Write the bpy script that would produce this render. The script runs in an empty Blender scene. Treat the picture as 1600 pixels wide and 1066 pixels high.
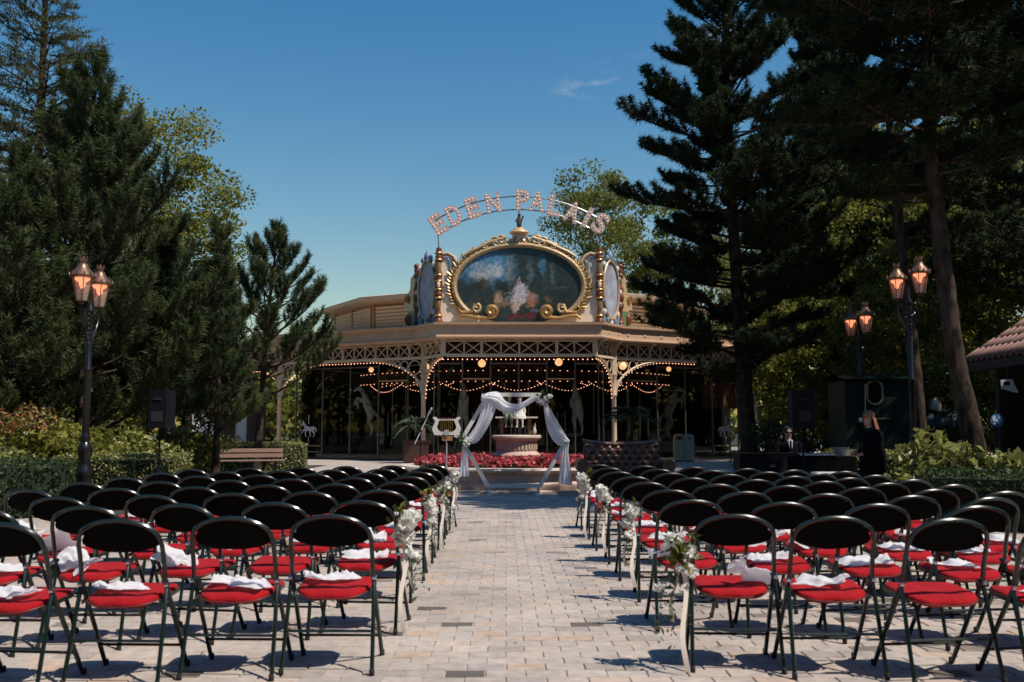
import bpy, bmesh, math, random
import numpy as np
from mathutils import Vector, Matrix, Euler, noise as mnoise
R = math.radians; PI = math.pi
random.seed(7); rng = np.random.default_rng(7)
sc = bpy.context.scene
C = sc.collection
# ------------------------------------------------------------------ camera
CAMH = 1.28; FPX = 1556.0; PITCH = math.atan(138/FPX); YAW = -math.atan(10/FPX)
cam_d = bpy.data.cameras.new('camera'); cam = bpy.data.objects.new('camera', cam_d); C.objects.link(cam)
cam.location = (0, 0, CAMH); cam.rotation_euler = (PI/2+PITCH, 0, YAW)
cam_d.sensor_width = 36; cam_d.lens = 36*FPX/1600; cam_d.clip_start = .1; cam_d.clip_end = 2000
cam_d.dof.use_dof = True; cam_d.dof.focus_distance = 16; cam_d.dof.aperture_fstop = 3.6
sc.camera = cam
CLX, CLY = 28.5411, -21.3873
# ------------------------------------------------------------------ sky and sun
SD = Vector((-.53, .33, -1.0)).normalized()
w = bpy.data.worlds.new('World'); sc.world = w; w.use_nodes = True
nt = w.node_tree; nt.nodes.clear()
sky = nt.nodes.new('ShaderNodeTexSky'); sky.sky_type = 'NISHITA'; sky.sun_disc = False
sky.sun_elevation = math.asin(-SD.z); sky.sun_rotation = math.atan2(-SD.x, -SD.y)
sky.altitude = 0; sky.air_density = 1.55; sky.dust_density = .5; sky.ozone_density = 2.2
bg = nt.nodes.new('ShaderNodeBackground'); bg.inputs[1].default_value = .094
wo = nt.nodes.new('ShaderNodeOutputWorld')
hsv = nt.nodes.new('ShaderNodeHueSaturation'); hsv.inputs['Saturation'].default_value = 1.5; hsv.inputs['Hue'].default_value = .502; nt.links.new(sky.outputs[0], hsv.inputs['Color'])
# thin wisps of high cloud, the same all over the sky
tcw = nt.nodes.new('ShaderNodeTexCoord'); sep = nt.nodes.new('ShaderNodeSeparateXYZ'); nt.links.new(tcw.outputs['Generated'], sep.inputs[0])
zz = nt.nodes.new('ShaderNodeMath'); zz.operation = 'ADD'; zz.inputs[1].default_value = .12; nt.links.new(sep.outputs[2], zz.inputs[0])
dv = nt.nodes.new('ShaderNodeVectorMath'); dv.operation = 'DIVIDE'; cb = nt.nodes.new('ShaderNodeCombineXYZ')
for i_ in range(3): nt.links.new(zz.outputs[0], cb.inputs[i_])
nt.links.new(tcw.outputs['Generated'], dv.inputs[0]); nt.links.new(cb.outputs[0], dv.inputs[1])
mpw = nt.nodes.new('ShaderNodeMapping'); mpw.inputs['Location'].default_value = (CLX, CLY, 0); nt.links.new(dv.outputs[0], mpw.inputs[0])
n1 = nt.nodes.new('ShaderNodeTexNoise'); n1.inputs['Scale'].default_value = 2.6; n1.inputs['Detail'].default_value = 1; n2 = nt.nodes.new('ShaderNodeTexNoise'); n2.inputs['Scale'].default_value = 16; n2.inputs['Detail'].default_value = 7; n2.inputs['Distortion'].default_value = .6
for n_ in (n1, n2): nt.links.new(mpw.outputs[0], n_.inputs[0])
m1 = nt.nodes.new('ShaderNodeMapRange'); m1.inputs[1].default_value = .64; m1.inputs[2].default_value = .74; nt.links.new(n1.outputs[0], m1.inputs[0])
m2 = nt.nodes.new('ShaderNodeMapRange'); m2.inputs[1].default_value = .48; m2.inputs[2].default_value = .75; m2.inputs[4].default_value = .8; nt.links.new(n2.outputs[0], m2.inputs[0])
mm = nt.nodes.new('ShaderNodeMath'); mm.operation = 'MULTIPLY'; nt.links.new(m1.outputs[0], mm.inputs[0]); nt.links.new(m2.outputs[0], mm.inputs[1])
cl = nt.nodes.new('ShaderNodeMix'); cl.data_type = 'RGBA'; cl.inputs[7].default_value = (5.2, 5.6, 6.2, 1); nt.links.new(mm.outputs[0], cl.inputs[0]); nt.links.new(hsv.outputs[0], cl.inputs[6])
nt.links.new(cl.outputs[2], bg.inputs[0]); nt.links.new(bg.outputs[0], wo.inputs[0])
sl = bpy.data.lights.new('sun', 'SUN'); sl.energy = 5.0; sl.angle = R(.53); sl.color = (1, .93, .83)
so = bpy.data.objects.new('sun', sl); C.objects.link(so); so.rotation_euler = SD.to_track_quat('-Z', 'Y').to_euler(); so.location = (20, -10, 40)
vs_ = sc.view_settings; vs_.view_transform = 'Standard'; vs_.look = 'None'; vs_.gamma = 1; vs_.exposure = .1
sc.cycles.use_denoising = True
sc.cycles.max_bounces = 8; sc.cycles.transparent_max_bounces = 16; sc.cycles.diffuse_bounces = 3
sc.cycles.sample_clamp_indirect = 6
# ------------------------------------------------------------------ pixel -> world
_f = Vector((math.sin(-YAW)*math.cos(PITCH), math.cos(YAW)*math.cos(PITCH), math.sin(PITCH)))
_r = Vector((math.cos(YAW), math.sin(YAW), 0)); _u = _r.cross(_f)
def P(px, py, Y):
    d = _f+_r*((px-800)/FPX)+_u*((533-py)/FPX)
    t = Y/d.y
    return Vector((d.x*t, Y, CAMH+d.z*t))
def GX(px, Y): return P(px, 671, Y).x
# ------------------------------------------------------------------ materials
def lin(c):
    return tuple(((x/255)/12.92 if x/255 <= .04045 else ((x/255+.055)/1.055)**2.4) for x in c)
MATS = {}
def mat(name, col, rough=.6, metal=0, col2=None, scale=8, bump=0, bscale=None, spec=.5, emit=None, estr=0, detail=4, stretch=None, coat=0, attr=None, sheen=0):
    m = bpy.data.materials.new(name); m.use_nodes = True; n = m.node_tree.nodes; l = m.node_tree.links
    b = n['Principled BSDF']; b.inputs['Base Color'].default_value = (*col, 1)
    b.inputs['Roughness'].default_value = rough; b.inputs['Metallic'].default_value = metal
    b.inputs['Specular IOR Level'].default_value = spec
    if coat: b.inputs['Coat Weight'].default_value = coat; b.inputs['Coat Roughness'].default_value = .12
    if sheen: b.inputs['Sheen Weight'].default_value = sheen
    tc = n.new('ShaderNodeTexCoord'); mp = n.new('ShaderNodeMapping'); l.new(tc.outputs['Object'], mp.inputs[0])
    if stretch: mp.inputs['Scale'].default_value = stretch
    if col2 is not None:
        if attr:
            a = n.new('ShaderNodeAttribute'); a.attribute_name = attr; fac = a.outputs['Fac']
        else:
            nz = n.new('ShaderNodeTexNoise'); nz.inputs['Scale'].default_value = scale; nz.inputs['Detail'].default_value = detail
            l.new(mp.outputs[0], nz.inputs[0]); rp = n.new('ShaderNodeValToRGB'); rp.color_ramp.elements[0].position = .3; rp.color_ramp.elements[1].position = .7
            l.new(nz.outputs[0], rp.inputs[0]); fac = rp.outputs[0]
        mx = n.new('ShaderNodeMix'); mx.data_type = 'RGBA'; l.new(fac, mx.inputs[0])
        mx.inputs[6].default_value = (*col, 1); mx.inputs[7].default_value = (*col2, 1); l.new(mx.outputs[2], b.inputs['Base Color'])
    if bump:
        nb = n.new('ShaderNodeTexNoise'); nb.inputs['Scale'].default_value = bscale or scale*3; nb.inputs['Detail'].default_value = 6
        l.new(mp.outputs[0], nb.inputs[0]); bp = n.new('ShaderNodeBump'); bp.inputs['Strength'].default_value = bump; bp.inputs['Distance'].default_value = .02
        l.new(nb.outputs[0], bp.inputs['Height']); l.new(bp.outputs[0], b.inputs['Normal'])
    if emit: b.inputs['Emission Color'].default_value = (*emit, 1); b.inputs['Emission Strength'].default_value = estr
    MATS[name] = m; return m
def leafmat(name, c1, c2, trans=.3, rough=.5, spec=.3):
    """two leaf tones picked by the per-leaf attribute tone, part of the light passes through"""
    m = mat(name, c1, rough, col2=c2, attr='tone', spec=spec); n = m.node_tree.nodes; l = m.node_tree.links
    b = n['Principled BSDF']; o = n['Material Output']; t = n.new('ShaderNodeBsdfTranslucent'); mx = n.new('ShaderNodeMixShader')
    src = b.inputs['Base Color'].links[0].from_socket
    l.new(src, t.inputs[0]); mx.inputs[0].default_value = trans
    l.new(b.outputs[0], mx.inputs[1]); l.new(t.outputs[0], mx.inputs[2]); l.new(mx.outputs[0], o.inputs[0]); return m
def glassmat(name, tint, alpha_mix):
    m = bpy.data.materials.new(name); m.use_nodes = True; n = m.node_tree.nodes; l = m.node_tree.links; n.remove(n['Principled BSDF'])
    g = n.new('ShaderNodeBsdfGlossy'); g.inputs['Roughness'].default_value = .02; t = n.new('ShaderNodeBsdfTransparent'); t.inputs[0].default_value = (*tint, 1)
    fr = n.new('ShaderNodeFresnel'); fr.inputs[0].default_value = 1.3; mx = n.new('ShaderNodeMixShader')
    l.new(fr.outputs[0], mx.inputs[0]); l.new(t.outputs[0], mx.inputs[1]); l.new(g.outputs[0], mx.inputs[2]); l.new(mx.outputs[0], n['Material Output'].inputs[0]); MATS[name] = m; return m
def clothmat(name, col, trans=.45, alpha=1.0):
    m = bpy.data.materials.new(name); m.use_nodes = True; n = m.node_tree.nodes; l = m.node_tree.links; n.remove(n['Principled BSDF'])
    d = n.new('ShaderNodeBsdfDiffuse'); d.inputs[0].default_value = (*col, 1); t = n.new('ShaderNodeBsdfTranslucent'); t.inputs[0].default_value = (*col, 1)
    mx = n.new('ShaderNodeMixShader'); mx.inputs[0].default_value = trans; l.new(d.outputs[0], mx.inputs[1]); l.new(t.outputs[0], mx.inputs[2])
    tr = n.new('ShaderNodeBsdfTransparent'); m2 = n.new('ShaderNodeMixShader'); m2.inputs[0].default_value = alpha
    l.new(tr.outputs[0], m2.inputs[1]); l.new(mx.outputs[0], m2.inputs[2]); l.new(m2.outputs[0], n['Material Output'].inputs[0]); MATS[name] = m; return m
mat('chair_tube', (.004, .013, .010), .25, spec=.5, coat=.2)
mat('back_shell', (.0016, .0014, .0014), .7, spec=.08)
mat('red_fabric', (.35, .008, .012), .88, col2=(.25, .005, .009), scale=9, bump=.5, bscale=22, spec=.1, sheen=.05)
mat('rubber', (.01, .01, .01), .8)
mat('chrome', (.6, .6, .6), .2, 1)
mat('bark', (.025, .018, .014), .95, col2=(.09, .07, .055), scale=6, bump=1, bscale=9, stretch=(1, 1, .25), spec=.1)
mat('bark_pine', (.016, .012, .009), .95, col2=(.085, .062, .048), scale=9, bump=1.0, bscale=14, stretch=(1, 1, .4), spec=.05)
mat('earth', (.03, .024, .017), .95, col2=(.05, .045, .025), scale=1.2, bump=.5)
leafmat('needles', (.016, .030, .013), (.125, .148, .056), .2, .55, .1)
leafmat('needles_dark', (.008, .020, .012), (.055, .070, .028), .15, .6, .08)  # darker needle copy, shade of the backlit pines put into the colour
leafmat('cedar_needles', (.050, .060, .026), (.135, .135, .062), .15, .6, .1)
leafmat('leaf_green', (.034, .052, .013), (.25, .255, .05), .45)  # backlit leaf highlights against dark gaps put into the two tones
leafmat('leaf_yellow', (.07, .085, .014), (.33, .31, .055), .48)  # sunlight on the background trees put into the brighter tone
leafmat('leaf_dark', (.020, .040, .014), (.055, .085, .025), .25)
leafmat('leaf_plum', (.020, .014, .012), (.04, .03, .02), .15)
leafmat('leaf_red', (.22, .07, .03), (.42, .17, .08), .3)
leafmat('leaf_hedge', (.10, .112, .026), (.34, .32, .10), .25, .4, .5)
leafmat('leaf_shrub', (.10, .12, .025), (.33, .315, .09), .32, .4, .5)
leafmat('leaf_palm', (.007, .015, .006), (.035, .048, .018), .12, .4, .4)  # shade under the eave put into the dark leaf colour
leafmat('begonia', (.42, .030, .045), (.66, .15, .16), .3, .5)
leafmat('begonia_leaf', (.035, .020, .014), (.08, .055, .025), .15, .4)
leafmat('petal_white', (.80, .78, .72), (.88, .87, .83), .42, .7)
leafmat('leaf_grey', (.05, .09, .055), (.11, .15, .10), .2)
mat('hedge_core', (.012, .018, .006), .9)
clothmat('tulle', (.92, .92, .94), .45, .96)
clothmat('organza', (.84, .84, .86), .45, .84)
mat('ribbon', (.62, .55, .47), .5, spec=.4)
mat('paint_white', (.70, .66, .62), .4, col2=(.62, .57, .53), scale=20)
mat('stone_pink', (.52, .38, .30), .75, col2=(.40, .28, .22), scale=5, bump=.25, bscale=60)
mat('stone_rim', (.60, .50, .42), .7, col2=(.48, .38, .31), scale=6, bump=.2, bscale=60)
mat('mortar', (.40, .345, .30), .9, col2=(.31, .265, .23), scale=3, bump=.3, bscale=120)
mat('cream', (.66, .51, .36), .55, col2=(.58, .43, .29), scale=3, spec=.35)
mat('cream_panel', (.80, .66, .53), .5, col2=(.74, .59, .45), scale=1.4, spec=.3)
mat('cornice_brown', (.60, .395, .265), .42, col2=(.53, .335, .215), scale=3, spec=.5)
mat('roof_tan', (.48, .36, .26), .7, col2=(.40, .29, .20), scale=2)
mat('wood_orange', (.40, .20, .09), .5, col2=(.30, .14, .06), scale=7, stretch=(6, 6, 1))
mat('gold', (.50, .30, .11), .38, .55, col2=(.34, .19, .07), scale=9)
mat('gold_pale', (.58, .42, .24), .45, .2, col2=(.44, .29, .14), scale=9)
mat('red_carved', (.13, .014, .008), .4, col2=(.20, .07, .02), scale=9)
mat('blue_carved', (.20, .27, .33), .5, col2=(.11, .17, .24), scale=14)
mat('bronze', (.09, .075, .05), .4, .6)
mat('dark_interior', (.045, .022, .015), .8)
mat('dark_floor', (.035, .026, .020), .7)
mat('steel', (.20, .19, .18), .35, .8)
mat('steel_dark', (.07, .065, .06), .35, .8)
mat('horse_paint', (.72, .64, .54), .45, col2=(.6, .5, .42), scale=4)
mat('harness', (.10, .02, .015), .5)
mat('decal', (.55, .55, .55), .6)
mat('bulb', (1, .6, .4), .4, emit=(1, .42, .24), estr=4)
mat('bulb_dim', (1, .72, .58), .4, emit=(1, .62, .45), estr=.55)
mat('globe', (.9, .6, .35), .4, emit=(1, .52, .22), estr=.85)
mat('letter_face', (.60, .45, .40), .5, col2=(.52, .37, .32), scale=12)
mat('iron', (.012, .011, .011), .28, .3, spec=.6)
mat('copper_lantern', (.24, .135, .09), .42, .6, col2=(.15, .085, .06), scale=14)
mat('mantle', (1, .5, .3), .5, emit=(1, .34, .19), estr=1.7)
glassmat('glass', (.86, .89, .89), .1)
mat('side_painting', (.40, .45, .53), .5, col2=(.22, .17, .22), scale=1.6, detail=6)
mat('awning', (.36, .15, .11), .8, col2=(.28, .11, .08), scale=6)
def lanternglass():
    m = bpy.data.materials.new('lantern_glass'); m.use_nodes = True; n = m.node_tree.nodes; l = m.node_tree.links; b = n['Principled BSDF']
    b.inputs['Base Color'].default_value = (.75, .62, .52, 1); b.inputs['Roughness'].default_value = .25
    t = n.new('ShaderNodeBsdfTransparent'); t.inputs[0].default_value = (1, .9, .8, 1); mx = n.new('ShaderNodeMixShader'); mx.inputs[0].default_value = .32
    l.new(t.outputs[0], mx.inputs[1]); l.new(b.outputs[0], mx.inputs[2]); l.new(mx.outputs[0], n['Material Output'].inputs[0]); MATS['lantern_glass'] = m
lanternglass()
mat('black_plastic', (.004, .005, .007), .6, spec=.15, bump=.05, bscale=300)
mat('black_cloth', (.004, .004, .005), .95, spec=.05)
mat('leather', (.13, .058, .036), .36, col2=(.085, .036, .023), scale=9, spec=.5)
mat('bench_wood', (.30, .19, .15), .65, col2=(.22, .135, .10), scale=4, bump=.3, stretch=(1, 1, 8))
mat('loco_green', (.007, .015, .012), .4, spec=.3)
mat('brass', (.42, .36, .26), .35, .7)
mat('pane_dark', (.004, .005, .006), .1)
mat('tile', (.23, .12, .095), .75, col2=(.15, .08, .065), scale=5, bump=.2)
mat('dark_wood', (.018, .013, .010), .7)
mat('sign_grey', (.40, .40, .42), .6)
mat('sign_blue', (.05, .14, .30), .5)
mat('sign_pale', (.45, .55, .66), .5)
mat('terracotta', (.055, .018, .014), .7)
mat('bin_cream', (.46, .40, .28), .5)
mat('bin_orange', (.35, .13, .04), .5)
mat('silver', (.50, .48, .48), .38, .4)
mat('skin', (.45, .26, .19), .6)
mat('hair_ginger', (.20, .07, .03), .5, col2=(.34, .15, .07), scale=30, stretch=(8, 8, .6))
mat('hair_dark', (.012, .009, .007), .5)
mat('suit', (.004, .004, .006), .9, spec=.05)
mat('shirt', (.7, .7, .72), .8)
mat('white_wall', (.72, .72, .72), .8, col2=(.66, .66, .66), scale=1)
mat('white_plastic_and_glint', (.6, .6, .63), .4)
mat('statue_white', (.66, .62, .56), .6, col2=(.55, .50, .44), scale=6)
mat('statue_green', (.12, .14, .09), .6)
mat('statue_brown', (.13, .06, .035), .6)
mat('painted_green', (.10, .17, .08), .5)
mat('cloud_grey', (.5, .5, .5), 1)
# ------------------------------------------------------------------ mesh helpers
def rootloc(o):
    v = Vector((0, 0, 0))
    while o is not None: v += o.location; o = o.parent
    return v
def finish(me, name, m, parent, smooth, angle=40):
    for mm in (m if isinstance(m, (list, tuple)) else [m]): me.materials.append(MATS[mm] if isinstance(mm, str) else mm)
    if smooth and len(me.polygons):
        me.shade_smooth()
        if smooth != 'all': me.set_sharp_from_angle(angle=R(angle))
    o = bpy.data.objects.new(name, me); C.objects.link(o)
    if parent is not None: o.parent = parent
    return o
def Mfr(o, x, y, z):
    m = Matrix.Identity(4)
    for i, a in enumerate((x, y, z, o)):
        for j in range(3): m[j][i] = a[j]
    return m
class MB:
    def __init__(s): s.v = []; s.f = []; s.m = []; s.cm = 0
    def add(s, vs, fs):
        o = len(s.v); s.v += [tuple(v) for v in vs]; s.f += [tuple(i+o for i in f) for f in fs]; s.m += [s.cm]*len(fs); return s
    def box(s, c, size, rot=None, taper=1):
        hx, hy, hz = [a/2 for a in size]; vs = []
        for z in (-1, 1):
            k = taper if z > 0 else 1
            for x, y in ((-1, -1), (1, -1), (1, 1), (-1, 1)): vs.append(Vector((x*hx*k, y*hy*k, z*hz)))
        if rot is not None:
            if isinstance(rot, (int, float)): rot = Matrix.Rotation(rot, 3, 'Z')
            vs = [rot @ v for v in vs]
        c = Vector(c)
        return s.add([v+c for v in vs], [(0, 3, 2, 1), (4, 5, 6, 7), (0, 1, 5, 4), (1, 2, 6, 5), (2, 3, 7, 6), (3, 0, 4, 7)])
    def bar(s, p, q, w_, h_=None, up=(0, 0, 1)):
        p = Vector(p); q = Vector(q); d = (q-p); L = d.length; d.normalize(); up = Vector(up)
        x = d.cross(up)
        if x.length < 1e-4: x = d.cross(Vector((1, 0, 0)))
        x.normalize(); z = x.cross(d); rot = Matrix((x, d, z)).transposed()
        return s.box((p+q)/2, (w_, L, h_ or w_), rot)
    def tube(s, pts, r, seg=8, closed=False, cap=True, flat=1.0):
        pts = [Vector(p) for p in pts]; n = len(pts); rs = r if isinstance(r, (list, tuple)) else [r]*n
        vs = []; pn = None
        for i, p in enumerate(pts):
            a = pts[(i-1) % n] if closed or i > 0 else p; b = pts[(i+1) % n] if closed or i < n-1 else p
            t = (b-a).normalized()
            if pn is None:
                pn = t.cross(Vector((0, 0, 1)))
                if pn.length < 1e-3: pn = t.cross(Vector((0, 1, 0)))
                pn.normalize()
            pn = (pn-t*pn.dot(t))
            if pn.length < 1e-6: pn = t.orthogonal()
            pn.normalize(); bn = t.cross(pn)
            for k in range(seg):
                an = 2*PI*k/seg; vs.append(p+(pn*math.cos(an)+bn*math.sin(an)*flat)*rs[i])
        fs = []; m = n if closed else n-1
        for i in range(m):
            for k in range(seg):
                a = i*seg+k; b = i*seg+(k+1) % seg; j = ((i+1) % n)*seg
                fs.append((a, b, j+(k+1) % seg, j+k))
        if cap and not closed: fs.append(tuple(range(seg-1, -1, -1))); fs.append(tuple((n-1)*seg+k for k in range(seg)))
        return s.add(vs, fs)
    def lathe(s, prof, seg=16, c=(0, 0, 0), M=None, cap=True, a0=0, a1=2*PI):
        full = abs(a1-a0-2*PI) < 1e-6; ns = seg if full else seg+1; vs = []; fs = []; c = Vector(c)
        for r_, z in prof:
            for k in range(ns):
                a = a0+(a1-a0)*k/seg; v = Vector((r_*math.cos(a), r_*math.sin(a), z)); v = (M @ v) if M is not None else v; vs.append(v+c)
        for i in range(len(prof)-1):
            for k in range(seg):
                k2 = (k+1) % ns; fs.append((i*ns+k, i*ns+k2, (i+1)*ns+k2, (i+1)*ns+k))
        if cap and full: fs.append(tuple(range(ns-1, -1, -1))); fs.append(tuple((len(prof)-1)*ns+k for k in range(ns)))
        return s.add(vs, fs)
    def ball(s, c, r, seg=10, rings=6, sc_=(1, 1, 1), rot=None):
        c = Vector(c); vs = [Vector((0, 0, -r*sc_[2]))]
        for i in range(1, rings):
            a = -PI/2+PI*i/rings
            for k in range(seg): vs.append(Vector((r*math.cos(a)*math.cos(2*PI*k/seg)*sc_[0], r*math.cos(a)*math.sin(2*PI*k/seg)*sc_[1], r*math.sin(a)*sc_[2])))
        vs.append(Vector((0, 0, r*sc_[2])))
        if rot is not None: vs = [rot @ v for v in vs]
        fs = [(0, 1+(k+1) % seg, 1+k) for k in range(seg)]
        for i in range(rings-2):
            for k in range(seg): a = 1+i*seg; fs.append((a+k, a+(k+1) % seg, a+seg+(k+1) % seg, a+seg+k))
        t = 1+(rings-2)*seg; fs += [(t+k, t+(k+1) % seg, t+seg) for k in range(seg)]
        return s.add([v+c for v in vs], fs)
    def prism(s, poly, depth, M):
        n = len(poly); vs = [M @ Vector((u, v, 0)) for u, v in poly]+[M @ Vector((u, v, depth)) for u, v in poly]
        return s.add(vs, [tuple(range(n-1, -1, -1)), tuple(range(n, 2*n))]+[(i, (i+1) % n, n+(i+1) % n, n+i) for i in range(n)])
    def ring(s, outer, inner, depth, M, closed=True):
        n = len(outer); vs = []
        for d in (0, depth):
            for pl in (outer, inner): vs += [M @ Vector((u, v, d)) for u, v in pl]
        fs = []
        for i in range(n if closed else n-1):
            j = (i+1) % n
            fs += [(i, n+i, n+j, j), (2*n+i, 2*n+j, 3*n+j, 3*n+i), (i, j, 2*n+j, 2*n+i), (n+i, 3*n+i, 3*n+j, n+j)]
        if not closed: fs += [(0, 2*n, 3*n, n), (n-1, 2*n-1, 4*n-1, 3*n-1)]
        return s.add(vs, fs)
    def grid(s, fn, nu, nv):
        vs = [fn(i/nu, j/nv) for j in range(nv+1) for i in range(nu+1)]
        return s.add(vs, [(j*(nu+1)+i, j*(nu+1)+i+1, (j+1)*(nu+1)+i+1, (j+1)*(nu+1)+i) for j in range(nv) for i in range(nu)])
    def build(s, name, m, parent=None, smooth=False, angle=40):
        off = rootloc(parent) if parent is not None else Vector((0, 0, 0))
        me = bpy.data.meshes.new(name); me.from_pydata([(v[0]-off.x, v[1]-off.y, v[2]-off.z) for v in s.v], [], s.f)
        if isinstance(m, (list, tuple)): me.polygons.foreach_set('material_index', s.m)
        me.update(); return finish(me, name, m, parent, smooth, angle)
def build_at(mb, name, m, loc, smooth=False):
    """a thing that is one mesh, its origin at loc"""
    loc = Vector(loc); mb.v = [(v[0]-loc.x, v[1]-loc.y, v[2]-loc.z) for v in mb.v]; o = mb.build(name, m, None, smooth); o.location = loc; return o
def tag(o, label=None, cat=None, group=None, kind=None):
    if label: o['label'] = label
    if cat: o['category'] = cat
    if group: o['group'] = group
    if kind: o['kind'] = kind
    return o
def thing(name, label, cat, loc=(0, 0, 0), group=None):
    o = bpy.data.objects.new(name, None); C.objects.link(o); o.location = loc; o.empty_display_size = .2
    return tag(o, label, cat, group)
def kids(o): return KID.get(o.name, [])
def copy_tree(o, parent=None):
    c = o.copy(); C.objects.link(c)
    if parent is not None: c.parent = parent
    for ch in [x for x in bpy.data.objects if x.parent == o]: copy_tree(ch, c)
    return c
def np_mesh(name, verts, k, m, parent=None, tone=None, mindex=None, mats=None):
    """verts (n,k,3): n separate k-gons; tone: one value per polygon"""
    n = len(verts); off = rootloc(parent) if parent is not None else Vector((0, 0, 0))
    co = (verts-np.array(off)).reshape(-1, 3).astype(np.float32)
    me = bpy.data.meshes.new(name); me.vertices.add(n*k); me.vertices.foreach_set('co', co.ravel())
    me.loops.add(n*k); me.loops.foreach_set('vertex_index', np.arange(n*k, dtype=np.int32))
    me.polygons.add(n); me.polygons.foreach_set('loop_start', np.arange(0, n*k, k, dtype=np.int32))
    if tone is None: tone = rng.random(n)
    a = me.attributes.new('tone', 'FLOAT', 'POINT'); a.data.foreach_set('value', np.repeat(tone, k).astype(np.float32))
    if mindex is not None: me.polygons.foreach_set('material_index', mindex.astype(np.int32))
    me.update(); me.validate()
    return finish(me, name, mats or m, parent, False)
def rdirs(n, up=0):
    d = rng.normal(size=(n, 3)); d[:, 2] += up; return d/np.linalg.norm(d, axis=1)[:, None]
def leaf_quads(pts, size, aspect=.55, up=0.0, fold=.0, dirs=None, droop=None):
    """rhombic leaves at pts"""
    n = len(pts); nr = rdirs(n, up); d = rdirs(n) if dirs is None else dirs
    d = d-nr*(np.sum(d*nr, 1))[:, None]; d /= np.linalg.norm(d, axis=1)[:, None]+1e-9
    s = np.cross(nr, d); sz = (size*(.6+.8*rng.random(n)))[:, None]
    a = pts-d*sz*.5; b = pts+s*sz*aspect*.5+nr*sz*.08; c = pts+d*sz*.5; e = pts-s*sz*aspect*.5+nr*sz*.08
    return np.stack([a, b, c, e], 1)
def skin_mesh(nodes, edges, sub=2):
    """nodes: list of (x,y,z,r); returns a mesh grown by the Skin modifier"""
    bm = bmesh.new(); L = bm.verts.layers.skin.verify()
    vs = []
    for i, nd in enumerate(nodes):
        v = bm.verts.new(nd[:3]); r_ = nd[3]; ry = nd[4] if len(nd) > 4 else r_; v[L].radius = (r_, ry); v[L].use_root = (i == 0); vs.append(v)
    for a, b in edges: bm.edges.new((vs[a], vs[b]))
    me = bpy.data.meshes.new('skin_tmp'); bm.to_mesh(me); bm.free()
    o = bpy.data.objects.new('skin_tmp', me); C.objects.link(o)
    m = o.modifiers.new('s', 'SKIN'); m.use_smooth_shade = True
    m2 = o.modifiers.new('d', 'SUBSURF'); m2.levels = sub; m2.render_levels = sub
    dg = bpy.context.evaluated_depsgraph_get(); out = bpy.data.meshes.new_from_object(o.evaluated_get(dg))
    bpy.data.objects.remove(o); bpy.data.meshes.remove(me); return out
def place_mesh(me, name, m, parent=None, M=None):
    if M is not None: me.transform(M)
    return finish(me, name, m, parent, 'all')
ORD = ['first', 'second', 'third', 'fourth', 'fifth', 'sixth', 'seventh', 'eighth']
def tree(o): return (o, [tree(c) for c in o.children])
def copy_of(t, parent=None):
    c = t[0].copy(); C.objects.link(c)
    if parent is not None: c.parent = parent
    for k in t[1]: copy_of(k, c)
    return c
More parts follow.
